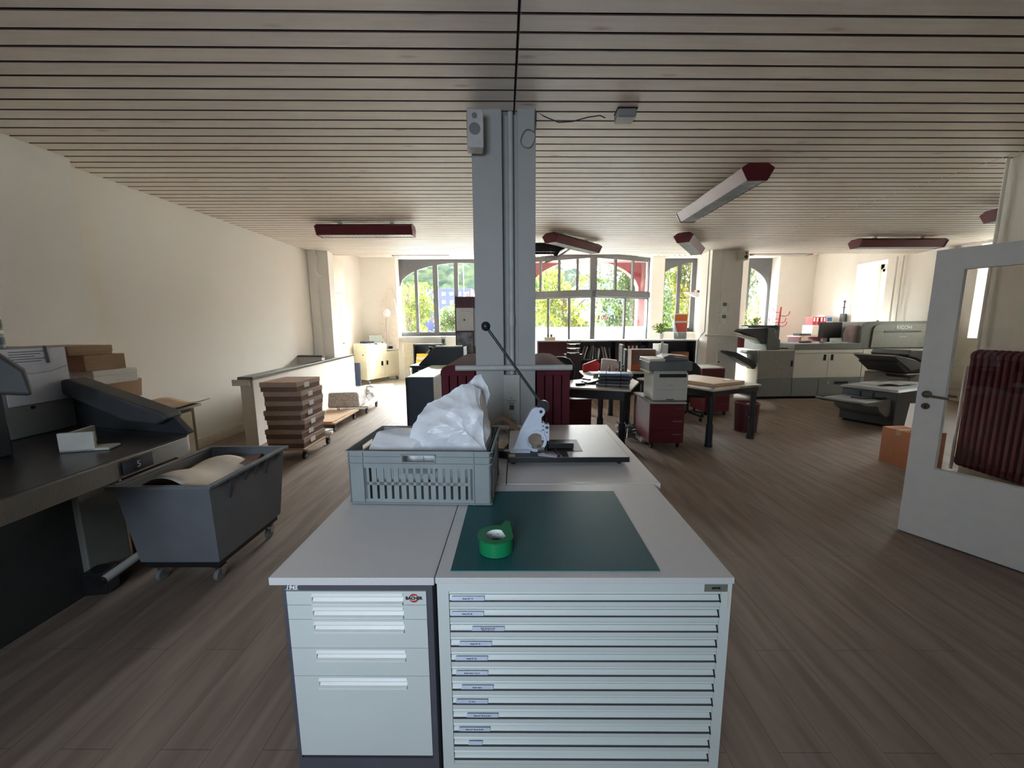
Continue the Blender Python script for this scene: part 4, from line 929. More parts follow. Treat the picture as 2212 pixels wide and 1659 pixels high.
tub(M(), .240, .315, .275, .37, .155, .65, .012).out('tub', TUBG, t, bevel=.006)
rm = M()
for (x0, y0, x1, y1) in ((-.30, -.395, .30, -.36), (-.30, .36, .30, .395), (-.30, -.36, -.265, .36), (.265, -.36, .30, .36)): rm.box(x0, y0, .645, x1, y1, .665)
rm.out('rim', TUBG, t, bevel=.005)
for y, L in ((-.20, .17), (-.06, .09), (.04, .09), (.15, .14), (.28, .06)):
    M().add([(.268, y - .022, .645), (.268, y + .022, .645), (.268 - L * .094, y + .009, .645 - L), (.268 - L * .094, y - .009, .645 - L), (.296, y - .022, .645), (.296, y + .022, .645), (.272 - L * .094, y + .009, .645 - L), (.272 - L * .094, y - .009, .645 - L)],
            [(0, 1, 2, 3), (7, 6, 5, 4), (0, 4, 5, 1), (1, 5, 6, 2), (2, 6, 7, 3), (3, 7, 4, 0)]).out('rib', mat('tub_rib', (74, 77, 82), .5), t)
M().box(-.22, -.30, .115, .22, .30, .154).out('base_board', BLACKS, t)
for x, y in ((.18, -.25), (-.18, -.25), (.18, .25), (-.18, .25)): castor('castor', t, x, y, .036, MGREY)
def sheet_obj(name, label, cat, x0, y0, x1, y1, fz, m, nx=16, ny=12, th=.002):
    return tag(M().sheet(x0, y0, x1, y1, nx, ny, fz).out(name, m, solid=th), label, cat)
sheet_obj('paper_roll', 'large pale paper sheet curling out of the tub trolley', 'paper', -2.26, 2.18, -1.80, 2.72, lambda a, b: .56 + .13 * math.sin(PI * min(1, a * 1.2)) ** .7 * (1 - .35 * b) + .012 * math.sin(b * 9), PAPERC)
sheet_obj('waste_paper', 'second pale sheet lying deeper in the tub trolley', 'paper', -2.22, 2.40, -1.84, 2.74, lambda a, b: .58 + .05 * math.sin(a * 3 + 1) * math.cos(b * 2), mat('waste_paper', (206, 196, 184), .8))
cbox('cardboard_box', 'crushed brown cardboard at the far end inside the tub trolley', 'box', (-2.06, 2.62, .50, -1.86, 2.80, .62), CARDD, 22)
o = M().rbox((-2.02, 2.46, .30), (.38, .52, .28)).out('paper_waste', PAPERC); tag(o, 'heap of waste paper filling the tub trolley', 'waste paper', kind='stuff')
# brown carton between cutter and tub
cbox('carton', 'dark brown carton standing between the cutting machine and the tub', 'box', (-2.66, 2.52, 0, -2.36, 2.64, .66), mat('maroon_card', (78, 44, 34), .8), 0)

# stack of seven flat boxes on a dolly
def dolly(label, cx, cy, w, d, rz, z=.15, wheel=.045, m=WOODL):
    t = thing('dolly', label, 'dolly', (cx, cy, 0), R(rz), 'wooden platform dollies')
    M().box(-w / 2, -d / 2, z - .022, w / 2, d / 2, z).out('platform', m, t, bevel=.002)
    for x in (-w / 2 + .05, w / 2 - .05):
        for y in (-d / 2 + .09, d / 2 - .09):
            c = M().cyl((x - .014, y, wheel), (x + .014, y, wheel), wheel, n=20).out('wheel', BLACK, t); M().cyl((x - .016, y, wheel), (x + .016, y, wheel), wheel * .4, n=12).out('hub', LGREY, c)
            M().box(x - .022, y - .03, z - .03, x + .022, y + .03, z - .022).box(x + .016, y - .014, wheel, x + .02, y + .014, z - .022).box(x - .02, y - .014, wheel, x - .016, y + .014, z - .022).out('fork', DGREY, c)
    return t
dolly('near wooden dolly under the stack of seven brown boxes', -2.72, 4.82, .50, .78, 1)
first = None
for i in range(7):
    dx = [0, -.006, .008, -.004, .006, .004, -.010][i]; z = .151 + i * .1115
    lab_ = 'flat brown lidded box, %s of the seven-box stack on the dolly' % ['lowest', 'second from bottom', 'third from bottom', 'middle one', 'third from top', 'second from top', 'topmost'][i]
    if not first:
        first = thing('archive_box', lab_, 'box', (-2.70 + dx, 4.72, z), R(1), 'flat brown boxes stacked on the dolly')
        M().box(-.21, -.26, 0, .21, .26, .085).out('box_base', CARDD, first, bevel=.002)
        M().box(-.216, -.266, .055, .216, .266, .110).out('lid', mat('box_brown', (178, 152, 134), .75, vary=.05), first, bevel=.003)
        M().box(.2165, -.11, .03, .218, .0, .088).out('label', PAPER, first)
    else: again(first, lab_, (-2.70 + dx * 1.5, 4.72 + dx, z), R(1 + dx * 150))
o = M().rbox((-2.55, 5.13, .166), (.16, .20, .03), (0, 0, 20)).rbox((-2.53, 5.12, .19), (.10, .12, .02), (0, 0, -18)).out('paper_bundle', PAPER); tag(o, 'small white paper bundle on the near dolly behind the box stack', 'paper bundle')
dolly('middle wooden dolly carrying a brown board, beside the parapet wall', -2.95, 6.15, .52, .98, 2)
tag(M().box(-3.18, 5.70, .151, -2.72, 6.55, .165).out('fibre_board', mat('tan_board', (206, 172, 138), .7)), 'tan fibreboard sheet lying on the middle dolly', 'board')
dolly('far dolly with pale platform under the wrapped parcel', -2.98, 7.30, .60, .80, 4, m=mat('pale_board', (214, 204, 190), .6))
PCL = mat('patterned_wrap', (236, 232, 230), .5, vary=.3, scale=26, rgb2=(196, 186, 184), bump=.4, bscale=24)
t = thing('wrapped_parcel', 'parcel wrapped in patterned grey foil on the far dolly', 'parcel', (-3.06, 7.12, .15), R(6))
pb = bagmesh('parcel_body', (.31, .42, .16), .14, (0, 0), 21, 16); pb.materials.clear(); pb.materials.append(PCL)
M().frus((-.27, -.36, .27, .36), (-.25, -.34, .25, .34), 0, .27).out('parcel_body', PCL, t, bevel=.03)
for k, (x, y, z, r) in enumerate(((.28, .28, .19, 10), (.31, .22, .12, 40), (.30, .33, .26, -15), (.33, .1, .1, 70))): M().rbox((x, y, z), (.13, .12, .012), (r, 20 - 30 * (k % 2), 25 * k)).out('foil_flap', mat('foil_white', (226, 226, 226), .35), t)
# stub pipe in the corner, cupboard
o = M().tube([(-3.98, 8.08, 3.05), (-3.98, 8.08, 2.68), (-3.95, 8.07, 2.60), (-3.88, 8.06, 2.55)], .022, 10).out('corner_pipe', WALLW); tag(o, 'short bent white pipe under the ceiling in the left corner', 'pipe')
t = thing('tall_cupboard', 'tall built-in cream cupboard beyond the left wall', 'cupboard', (-4.165, 8.41, 0))
M().box(0, 0, 0, .34, .62, 3.04).out('carcass', WALLW, t)
CUPM = mat('cupboard_cream', (226, 216, 194), .35, vary=.02)
M().box(.34, .02, 2.27, .355, .60, 3.02).out('upper_door', CUPM, t, bevel=.002)
for y0, y1 in ((.02, .305), (.312, .60)): d_ = M().box(.34, y0, .08, .355, y1, 2.26).out('door', CUPM, t, bevel=.002)
M().box(.356, .32, 1.18, .37, .36, 1.205).out('lock_knob', CHROME, d_)
# laminator (rolled perfect-binder) cabinet
t = thing('laminating_machine', 'cream two-door machine on castors in the far left corner', 'machine', (-3.99, 10.52, 0), R(65))
BE = mat('machine_cream', (224, 218, 192), .45, vary=.02)
M().box(0, 0, .13, 1.28, .46, .86).out('carcass', BE, t, bevel=.008)
M().ext([(0, .86), (0, 1.05), (.10, 1.10), (.46, 1.10), (.46, .86)], 'x', 0, .78).out('head', BE, t, bevel=.008)
for x0, x1, hx in ((.06, .62, .52), (.66, 1.22, .72)):
    d_ = M().box(x0, -.012, .19, x1, 0, .80).out('door', BE, t, bevel=.005); M().box(hx, -.016, .48, hx + .07, -.010, .60).out('recess_handle', BLACK, d_); M().box(hx + (.04 if hx < .6 else 0), -.018, .49, hx + (.07 if hx < .6 else .03), -.015, .59).out('handle_plate', CHROME, d_)
M().box(.80, -.02, .88, 1.30, .44, .91).out('side_tray', WHITE, t, bevel=.004)
M().rbox((.42, .05, 1.083), (.11, .07, .004), (26, 0, 0)).out('display', DGREY, t); M().rbox((.16, .05, 1.083), (.20, .02, .003), (26, 0, 0)).out('red_lettering', mat('label_red', (176, 70, 60), .5), t)
M().cyl((.68, .06, 1.09), (.68, .06, 1.12), .015, n=12).out('knob', BLACK, t); M().cyl((-.003, .12, .80), (.0, .12, .80), .02, n=12).out('switch', BLACK, t)
for x, y in ((.08, .05), (1.20, .05), (.08, .40), (1.2, .4)): castor('castor', t, x, y, .05, MGREY, zt=.13)
def at65(x, y): a = R(65); return (-3.99 + x * math.cos(a) - y * math.sin(a), 10.52 + x * math.sin(a) + y * math.cos(a))
x, y = at65(.30, .25); t = thing('folder', 'navy blue folder lying on the cream machine', 'folder', (x, y, 1.101), R(60)); M().ext([(-.14, 0), (.12, 0), (.16, .03), (.12, .05), (-.12, .055), (-.15, .02)], 'y', -.12, .12).out('cover', NAVY, t, bevel=.004)
x, y = at65(.66, .28); tag(M().rbox((x, y, 1.20), (.34, .004, .22), (-12, 0, 25)).out('clear_sheet', mat('grey_sheet', (196, 208, 206), .3)), 'pale grey plastic sheet standing on the cream machine', 'plastic sheet')
x, y = at65(.86, .22); tag(M().sheet(x - .10, y - .04, x + .12, y + .10, 8, 4, lambda a, b: 1.09 + .15 * math.cos(a * 2.4) + .02 * b).out('curled_paper', PAPER, solid=.003), 'bright curled white paper on the cream machine', 'paper')
x, y = at65(1.05, .2); cbox('flat_carton', 'narrow pale carton lying on the tray of the cream machine', 'box', (x - .16, y - .06, .99, x + .22, y + .06, 1.05), BEIGE, 20); cbox('dark_case', 'dark blue case under the pale carton of the cream machine', 'case', (x - .12, y - .05, .912, x + .12, y + .05, .985), NAVY, 20)
cbox('blue_board', 'dark blue board standing between parapet and cream machine', 'board', (-4.30, 10.25, .02, -4.08, 10.30, .62), NAVY, 0)
t = thing('floor_lamp', 'floor lamp with white glass globe in front of the lit wall patch', 'floor lamp', (-3.70, 11.42, 0))
M().cyl((0, 0, 0), (0, 0, .02), .14, n=24).out('base', WHITE, t); M().cyl((0, 0, .02), (0, 0, 1.82), .016, n=12).out('pole', mat('lamp_pole', (190, 184, 176), .4), t)
M().ball((0, 0, 1.93), .125, 28).out('lamp_shade', mat('opal_glass', (226, 222, 220), .3), t)
tag(M().ext([(-3.98, .9), (-3.99, 1.5), (-3.95, 1.9), (-3.85, 2.3), (-3.70, 2.62), (-3.60, 2.70), (-3.55, 2.62), (-3.48, 2.3), (-3.42, 1.8), (-3.40, .9)], 'y', 11.575, 11.595).out('lit_patch_panel', mat('lit_patch_pale', (228, 220, 208), .6)), 'tall leaf-shaped pale panel standing in for a lit patch behind the floor lamp', 'panel')  # pale colour and outline stand in for a patch of light on the wall
# radiator and shelf under left window
t = thing('panel_radiator', 'cream ribbed panel radiator under the left arched window', 'radiator', far(-2.93, 11.62, 0), A)
rb_ = M().box(0, 0, .30, .34, .05, 1.08)
for k in range(9): rb_.box(.03 + k * .033, -.014, .33, .05 + k * .033, 0, 1.05)
rb_.out('panel', mat('radiator_cream', (228, 222, 200), .5), t); M().cyl((.0, -.02, 1.12), (.0, -.02, 1.17), .02, n=10).out('valve', CHROME, t); M().box(.02, .05, 0, .04, .07, .3).box(.3, .05, 0, .32, .07, .3).out('bracket', WHITE, t)
t = thing('paper_shelf', 'low open shelf full of yellow and orange packs under the left window', 'shelf', far(-2.54, 11.25, 0), A)
M().box(0, 0, 0, .03, .35, 1.06).box(.42, 0, .04, .45, .35, 1.02).box(.84, 0, 0, .87, .35, 1.06).box(0, 0, 1.02, .87, .35, 1.06).box(0, .33, 0, .87, .35, 1.06).box(.03, 0, .50, .42, .33, .52).box(.45, 0, .50, .84, .33, .52).box(.03, 0, .02, .84, .33, .04).out('carcass', BLACKS, t)
pk = [mat('pack_yellow', (214, 190, 70), .6), mat('pack_orange', (206, 130, 74), .6), mat('pack_cream', (224, 206, 168), .6), mat('pack_gold', (196, 160, 50), .6)]
kp = 0
for cx_, nm in ((.06, 'left'), (.48, 'right')):
    for k in range(9):
        zz = (.041 + k * .075) if k < 6 else (.522 + (k - 6) * .09)
        if k >= 6 or zz + .07 < .5:
            p = far(-2.54 + cx_, 11.27, zz); dd = .012 * ((kp * 7) % 3)
            o = M().box(dd, 0, 0, .32 + dd, .26, .068 if k < 6 else .085).out('paper_pack', pk[(kp * 5 + k) % 4], rz=A, loc=p)
            tag(o, 'printed paper pack, %s in the %s stack of the low shelf' % (['lowest', 'second', 'third', 'fourth', 'fifth', 'sixth', 'seventh', 'eighth', 'topmost'][k] + ('' if k in (0, 8) else ' from bottom'), nm), 'paper pack', 'paper packs on the low shelf'); kp += 1
t = thing('plastic_bin', 'white plastic bin on the tiles below the panel radiator', 'bin', (-2.72, 10.75, 0), R(5))
tub(M(), .13, .13, .15, .15, .0, .40, .01).out('bin_body', WHITE, t, bevel=.008); M().box(-.16, -.16, .39, .16, .16, .42).out('lid', WHITE, t, bevel=.008)

# ================================================================== CENTRE BACK
t = thing('display_cabinet', 'dark-ended shelf unit with pale green top, behind the plastic bag', 'shelf unit', (-1.21, 4.40, 0))
M().box(0, -.02, 0, .28, 0, .985).out('end_panel', mat('panel_navy_grey', (48, 54, 66), .5), t); M().box(-.03, -.022, .0, .0, .03, .985).out('edge_strip', BLACKS, t)
M().box(-.02, 0, .965, .29, 1.34, .99).out('unit_top', mat('top_mint', (196, 206, 190), .35), t, bevel=.002)
fr_ = M().box(.26, 0, .0, .28, 1.33, .12).box(.26, 0, .12, .28, .45, .965).box(.26, 1.20, .12, .28, 1.33, .965).box(.26, .45, .80, .28, 1.20, .965).box(0, 0, 0, .02, 1.33, .965).box(.02, 1.31, 0, .26, 1.33, .965)
fr_.out('side_frame', mat('frame_greige', (176, 174, 164), .5), t); M().box(.02, .46, .12, .25, 1.19, .14).box(.02, .46, .45, .25, 1.19, .47).out('inner_shelf', DGREY, t)
t = thing('sideboard', 'low black sideboard left of the red radiator by the pillar', 'sideboard', (-1.58, 5.95, 0))
M().box(-.02, -.02, .94, .78, .50, .965).out('sideboard_top', BLACKS, t); M().box(0, 0, 0, .74, .48, .94).out('carcass', BLACKS, t); M().box(.10, -.022, .80, .19, -.002, .90).out('paper_note', PAPER, t)
M().box(-.005, -.005, 0, .01, .2, .93).out('corner_post', WHITE, t)
t = thing('light_table', 'black sloping device with papers on top, on the sideboard', 'device', (-1.50, 6.02, .966))
M().ext([(0, 0), (.70, 0), (.70, .27), (.26, .27), (.20, .20), (.10, .10)], 'y', 0, .40).out('device_body', BLACK, t, bevel=.006)
tag(M().rbox((-1.05, 6.22, 1.243), (.40, .28, .008), (0, 0, 6)).out('white_papers', PAPER), 'white sheets lying flat on the black sloping device', 'paper')
tag(M().rbox((-1.30, 6.14, 1.23), (.07, .16, .01), (0, 20, 30)).rbox((-1.36, 6.10, 1.16), (.08, .12, .01), (0, -40, 10)).rbox((-1.25, 6.16, 1.262), (.10, .10, .008), (0, 5, 40)).out('paper_scraps', PAPER), 'white paper scraps on left edge of the black sloping device', 'paper scraps')
t = thing('pen_cup', 'clear cup of pens on the black sloping device', 'cup', (-1.16, 6.32, 1.247)); M().lathe([(.03, 0), (.035, .10), (.032, .10), (.028, .005)], n=20).out('cup_body', PLEX, t)
for k in range(3): M().cyl((0, 0, .01), (.03 * (k - 1), .02, .15), .004, n=6).out('pen', (NAVY, BLACK, RED)[k], t)
t = thing('counter_desk', 'black desk with white top edge behind the black device', 'desk', (-1.62, 8.0, 0)); M().box(0, 0, 1.085, .92, .5, 1.11).out('desk_top', PAPER, t); M().box(0, .02, 0, .90, .48, 1.085).out('desk_body', BLACKS, t)
def office_chair(label, loc, rz, seat=.46, m=BLACK, back=.5):
    t = thing('office_chair', label, 'office chair', loc, rz, 'black office chairs')
    M().box(-.23, -.22, seat - .06, .23, .22, seat).out('seat', m, t, bevel=.03)
    n = 10; vs = []; fs = []
    prof = [(.13, 0), (.20, .10), (.235, .25), (.22, .38), (.15, .46), (.05, .49)]
    for y in (.20, .26):
        for s_ in (-1, 1):
            for k, (w, h) in enumerate(prof): pass
    out_ = [(w, seat + .06 + h * back / .5) for w, h in prof] + [(-w, seat + .06 + h * back / .5) for w, h in reversed(prof)]
    M().ext(out_, 'y', .20, .26).out('backrest', m, t, bevel=.015)
    M().box(-.03, .18, seat - .08, .03, .22, seat + .2).out('back_bracket', BLACKS, t)
    M().cyl((0, 0, .12), (0, 0, seat - .06), .025, n=12).out('column', BLACKS, t)
    b_ = M()
    for k in range(5):
        a = k * 2 * PI / 5 + .3; b_.add([(math.cos(a + s_) * r, math.sin(a + s_) * r, z) for r, z, dd in ((.03, .10, .9), (.28, .07, .06)) for s_ in (-dd * .5, dd * .5)] + [(math.cos(a + s_) * r, math.sin(a + s_) * r, z) for r, z, dd in ((.03, .15, .9), (.28, .095, .06)) for s_ in (-dd * .5, dd * .5)],
                                        [(0, 1, 3, 2), (4, 6, 7, 5), (0, 4, 5, 1), (2, 3, 7, 6), (0, 2, 6, 4), (1, 5, 7, 3)])
    b_.out('star_base', BLACKS, t)
    for k in range(5):
        a = k * 2 * PI / 5 + .3; x, y = math.cos(a) * .27, math.sin(a) * .27; M().cyl((x - .02, y, .03), (x + .02, y, .03), .03, n=12).out('castor', BLACK, t)
    return t
office_chair('black office chair half hidden behind the red notice column', (-.95, 8.8, 0), R(20), .62, back=.55)
t = thing('notice_column', 'wine-red notice column with white and photo posters left of pillar', 'notice board', (-1.06, 6.98, 0))
M().box(0, 0, 0, .36, .12, 2.05).out('column_body', REDS, t, bevel=.003)
M().box(.02, -.004, 1.47, .32, -.001, 1.86).out('white_poster', PAPER, t); M().box(.10, -.006, 1.80, .25, -.0045, 1.803).out('poster_line', MGREY, t); M().rbox((.16, -.006, 1.655), (.03, .002, .03), (0, 45, 0)).out('poster_mark', DGREY, t)
M().box(.02, -.004, 1.08, .30, -.001, 1.44).out('photo_poster', mat('photo_grey', (74, 80, 90), .5, vary=.1, rgb2=(150, 152, 156), scale=9), t); M().box(.33, -.004, 1.2, .40, .0, 1.85).out('side_strip', LGREY, t)
t = thing('red_pedestal', 'low wine-red ledge under the notice column posters', 'ledge', (-.98, 6.72, 0)); M().box(0, 0, 0, .52, .22, 1.0).out('ledge_body', REDS, t, bevel=.004)

# ================================================================== RECEPTION COUNTER
t = thing('reception_counter', 'long reception counter with wine-red and dark shelves facing the room', 'counter', (.48, 8.78, 0))
CW = 3.46
M().box(-.03, -.06, 1.195, CW + .04, .50, 1.225).out('counter_top', PAPER, t, bevel=.003)
M().box(0, .40, 0, CW, .44, 1.195).out('back_panel', DGREY, t)
M().box(0, 0, 0, .80, .03, 1.18).out('red_panel', REDS, t, bevel=.002)
M().box(-.03, -.02, 0, 0, .44, 1.195).out('white_end', WHITE, t)
for x in (.82, 1.70, 1.92, 2.40, CW - .03): M().box(x, 0, 0, x + .03, .40, 1.195).out('upright', BLACKS, t)
M().box(1.74, -.01, 0, 1.91, .02, 1.18).out('red_panel', REDS, t)
M().box(.85, .02, .78, 1.70, .40, .80).box(1.95, .02, .78, 2.40, .40, .80).box(2.43, .02, .60, CW - .03, .40, .62).out('shelf', MGREY, t)
M().box(.85, .02, .30, 1.70, .40, .32).box(1.95, .02, .30, CW - .03, .40, .32).out('shelf', DGREY, t)
rk = random.Random(2)
bm_ = [LGREY, mat('spine_grey', (150, 150, 150), .6), PAPER, mat('spine_dark', (92, 88, 92), .6), mat('spine_beige', (186, 176, 160), .6)]
X_ = 1.37
for k, (w, h, tl) in enumerate(((.03, .22, 0), (.02, .30, 14), (.02, .28, 16), (.03, .30, 18), (.018, .31, 10), (.025, .30, 3), (.02, .26, -2), (.03, .24, 4), (.018, .25, -10), (.02, .28, -12), (.03, .26, -14), (.02, .24, -5))):
    x = X_ + k * .064
    o = M().box(-w / 2, 0, 0, w / 2, .20, h).out('book', bm_[k % 5]); o.location = (x, 8.82, .802 + (abs(math.sin(R(tl))) * w / 2)); o.rotation_euler = (0, R(tl), 0)
    tag(o, '%s %s on the counter shelf, %s' % (['pale grey', 'mid grey', 'white', 'dark grey', 'beige'][k % 5], 'slim upright brochure' if abs(tl) < 6 else ('leaning brochure' if w < .025 else 'thick leaning brochure'), ['leftmost of the row', 'second from left', 'third from left', 'fourth from left', 'fifth from left', 'sixth from left', 'sixth from right', 'fifth from right', 'fourth from right', 'third from right', 'second from right', 'rightmost of the row'][k]), 'book', 'brochures on the counter shelf')
def binder(label, loc, rz=0, m=RED, h=.32, w=.075, group=None):
    t = thing('binder', label, 'binder', loc, rz, group)
    M().box(0, 0, 0, w, .26, h).out('cover', m, t, bevel=.003); M().box(w * .22, -.001, h * .45, w * .78, .0, h * .9).out('spine_label', PAPER, t); M().cyl((w / 2, -.002, h * .2), (w / 2, 0, h * .2), w * .16, n=12).out('finger_hole', BLACK, t)
    return t
for k, p in enumerate(('left', 'middle', 'right')): binder('wine-red ring binder with white label, %s one on the counter shelf' % p, (2.45 + k * .085, 8.83, .802), 0, REDS, group='wine-red binders on the counter shelf')
cbox('red_brown_box', 'red-brown tray of cards in right part of the counter', 'box', (3.02, 8.83, .622, 3.38, 9.08, .80), mat('card_red', (142, 78, 70), .6), 0)
cbox('card_box', 'orange-brown carton at the right end inside the counter', 'box', (3.42, 8.84, .622, 3.82, 9.1, .95), mat('card_orange', (166, 110, 84), .7), 0)
cbox('case', 'slim dark violet case right of the wine-red binders in the counter', 'case', (2.74, 8.83, .802, 2.86, 9.05, 1.10), mat('violet_dark', (58, 46, 58), .5), 0)
# things on the counter
t = thing('succulent_tray', 'pale tray with two small brown jars on left end of the counter', 'tray', (.62, 8.92, 1.2255)); M().box(-.0, -.06, 0, .25, .06, .07).out('tray_body', BEIGE, t, bevel=.006)
for x in (.085, .16): M().cyl((x, 0, .07), (x, 0, .13), .025, n=14).out('jar', mat('jar_brown', (120, 96, 72), .5), t)
def plant(name, label, loc, r, h, n, leaf, rs, pot_r=.07, pot_h=.12, potm=None, L=.09, flower=None):
    t = thing(name, label, 'potted plant', loc); q = random.Random(rs)
    M().lathe([(pot_r * .7, 0), (pot_r, pot_h), (pot_r * .92, pot_h), (pot_r * .8, pot_h * .85)], n=18).out('pot', potm or WHITE, t)
    m = M(); s_ = M()
    for i in range(n):
        a = q.uniform(0, 2 * PI); rr = r * q.uniform(.15, 1); z = pot_h + h * q.uniform(.15, 1) * (1 - .35 * (rr / r) ** 2)
        p = Vector((math.cos(a) * rr, math.sin(a) * rr, z)); d = Vector((math.cos(a + q.uniform(-.7, .7)), math.sin(a + q.uniform(-.7, .7)), q.uniform(-.7, .4))).normalized()
        u = d.cross(Vector((q.uniform(-.4, .4), q.uniform(-.4, .4), 1))).normalized(); l_ = L * q.uniform(.6, 1.2); up = u.cross(d) * .12 * l_
        m.add([p - d * l_ * .5, p - u * l_ * .24 + up, p + d * l_ * .55, p + u * l_ * .24 + up, p + d * l_ * .05], [(0, 1, 4), (1, 2, 4), (2, 3, 4), (3, 0, 4)])
        if i % 5 == 0: s_.tube([(0, 0, pot_h * .8), (p.x * .5, p.y * .5, (pot_h + p.z) * .55), tuple(p)], .003, 5)
    m.out('foliage', leaf, t, fix=False); s_.out('stems', GREEN1, t)
    if flower:
        f_ = M()
        for i in range(7):
            a = q.uniform(0, 2 * PI); f_.ball((math.cos(a) * r * .6, math.sin(a) * r * .6, pot_h + h * q.uniform(.5, 1.05)), L * .25, 8)
        f_.out('blossoms', flower, t)
    return t
LEAFP = leaf_mat('houseplant_leaf', (74, 104, 30), (150, 172, 60)); LEAFQ = leaf_mat('houseplant_dark_leaf', (44, 72, 34), (96, 124, 54))
plant('potted_plant', 'bright green bushy plant on the counter before the narrow arched window', (3.25, 9.02, 1.2255), .19, .24, 110, LEAFP, 3, L=.10)
t = thing('brochure_stand', 'brochure stand with orange and red leaflets on right end of counter', 'leaflet stand', (3.66, 9.0, 1.2255), R(-8))
M().box(-.13, 0, 0, .15, .03, .56).out('stand_back', PAPER, t, bevel=.003); M().box(-.11, -.004, .40, .14, 0, .54).out('orange_leaflet', ORANGE, t); M().box(-.11, -.006, .16, .14, -.002, .36).out('red_leaflet', mat('leaflet_red', (196, 84, 74), .6), t); M().box(-.11, -.02, .0, .14, -.004, .14).out('front_pocket', PLEX, t)
M().add([(-.14, -.02, .03), (-.06, -.14, .06), (-.20, -.10, .50), (-.22, 0, .54)], [(0, 1, 2, 3)]).out('side_flap', PLEX, t, solid=.004)
# letter trays on a stand in front of the red panel
def letter_trays(label, loc, rz, n, m, gap=.07, tilt=0):
    t = thing('letter_trays', label, 'letter trays', loc, rz)
    for k in range(n):
        z = k * gap
        tr = M().box(0, 0, z, .26, .34, z + .004).box(0, 0, z, .004, .34, z + .03).box(.256, 0, z, .26, .34, z + .03).box(0, .336, z, .26, .34, z + .03).box(.0, 0, z, .07, .004, z + .02).box(.19, 0, z, .26, .004, z + .02).out('tray', m, t)
        M().box(.01, .01, z + .005, .25, .33, z + .014).out('papers', PAPER, tr)
    M().box(.0, .05, 0, .004, .08, n * gap).box(.256, .05, 0, .26, .08, n * gap).box(0, .3, 0, .004, .33, n * gap).box(.256, .3, 0, .26, .33, n * gap).out('posts', m, t)
    return t
# ================================================================== DESKS
DESKT = mat('desk_top_grey', (206, 198, 186), .4, vary=.03)
t = thing('desk', 'light desk with tapered black legs, right of the red radiator', 'desk', (0, 0, 0))
dpoly = [(.50, 5.22), (1.42, 4.88), (1.74, 5.62), (1.76, 6.95), (1.12, 7.05), (1.10, 6.4), (.98, 5.9), (.50, 5.7)]
M().ext(dpoly, 'z', .725, .75).out('desk_top', DESKT, t, bevel=.003)
M().ext([(.55, 5.27), (1.36, 4.97), (1.38, 5.01), (.57, 5.31)], 'z', .60, .72).out('modesty_panel', BLACKS, t)
M().ext([(.55, 5.3), (1.39, 4.98), (1.68, 5.64), (1.70, 6.88), (1.2, 6.96), (1.16, 6.4), (1.04, 5.9), (.55, 5.65)], 'z', .69, .7245).out('desk_frame', BLACKS, t)
def leg(t, x, y, h=.69, r0=.032, r1=.045): M().cyl((x, y, 0), (x, y, .04), r1 * 1.1, n=14).cyl((x, y, .04), (x, y, .3), r1, r1 * .95, n=14).cyl((x, y, .3), (x, y, h), r0, r0 * 1.2, n=14).out('leg', mat('desk_leg_dark', (44, 50, 52), .35), t)
for x, y in ((1.36, 5.02), (1.14, 5.32), (1.60, 5.68), (1.62, 6.75), (1.22, 6.85)): leg(t, x, y)
t = thing('desk', 'second light desk with metal edge, between red pedestal and waste bin', 'desk', (2.42, 4.85, 0), R(27))
M().box(0, 0, .725, .95, 1.30, .75).out('desk_top', DESKT, t, bevel=.003); M().box(.02, .02, .66, .93, 1.28, .7245).out('desk_frame', BLACKS, t); M().box(.5, -.004, .728, .955, 0, .752).box(.95, 0, .728, .956, 1.30, .752).out('metal_edge', CHROME, t)
for x, y in ((.07, .07), (.90, .06), (.07, 1.23), (.88, 1.23)): leg(t, x, y, .66)
M().cyl((.03, .03, .752), (.03, .03, .80), .012, n=10).box(.01, .01, .75, .05, .05, .76).out('clamp', CHROME, t)
tag(M().rbox((0, 0, .775), (.62, .80, .045), (0, 0, 27)).out('wooden_board', mat('board_tan', (198, 170, 138), .5), loc=(2.60, 5.52, 0)), 'tan wooden board lying on the second desk', 'board')
tag(M().rbox((2.86, 5.36, .802), (.14, .08, .008), (0, 0, 40)).out('paper_strip', PAPER), 'small white paper strip on the tan board', 'paper')
def pedestal(label, loc, rz, w=.43, d=.72, h=.60, handles=True, top=LGREY):
    t = thing('drawer_pedestal', label, 'drawer unit', loc, rz, 'dark red drawer pedestals')
    M().box(-.01, -.02, h - .02, w + .01, d, h).out('pedestal_top', top, t, bevel=.003)
    M().box(0, .012, .07, w, d - .01, h - .02).out('carcass', RED, t, bevel=.002)
    hh = (h - .02 - .08) / 3
    for k in range(3):
        d_ = M().box(.004, 0, .075 + k * hh, w - .004, .012, .07 + (k + 1) * hh).out('drawer', RED, t, bevel=.002)
        if handles: M().box(w - .15, -.018, .07 + (k + 1) * hh - .05, w - .03, -.010, .07 + (k + 1) * hh - .04).box(w - .15, -.018, .07 + (k + 1) * hh - .05, w - .145, 0, .07 + (k + 1) * hh - .04).box(w - .035, -.018, .07 + (k + 1) * hh - .05, w - .03, 0, .07 + (k + 1) * hh - .04).out('handle', CHROME, d_); M().cyl((w * .45, -.002, .07 + k * hh + hh * .5), (w * .45, .0, .07 + k * hh + hh * .5), .012, n=12).out('lock', REDS, d_)
    for x in (.05, w - .05):
        for y in (.06, d - .06): M().cyl((x - .012, y, .03), (x + .012, y, .03), .03, n=12).box(x - .015, y - .015, .04, x + .015, y + .015, .07).out('castor', BLACK, t)
    return t
pedestal('dark red three-drawer pedestal on castors under the white printer', (1.66, 4.86, 0), R(-1))
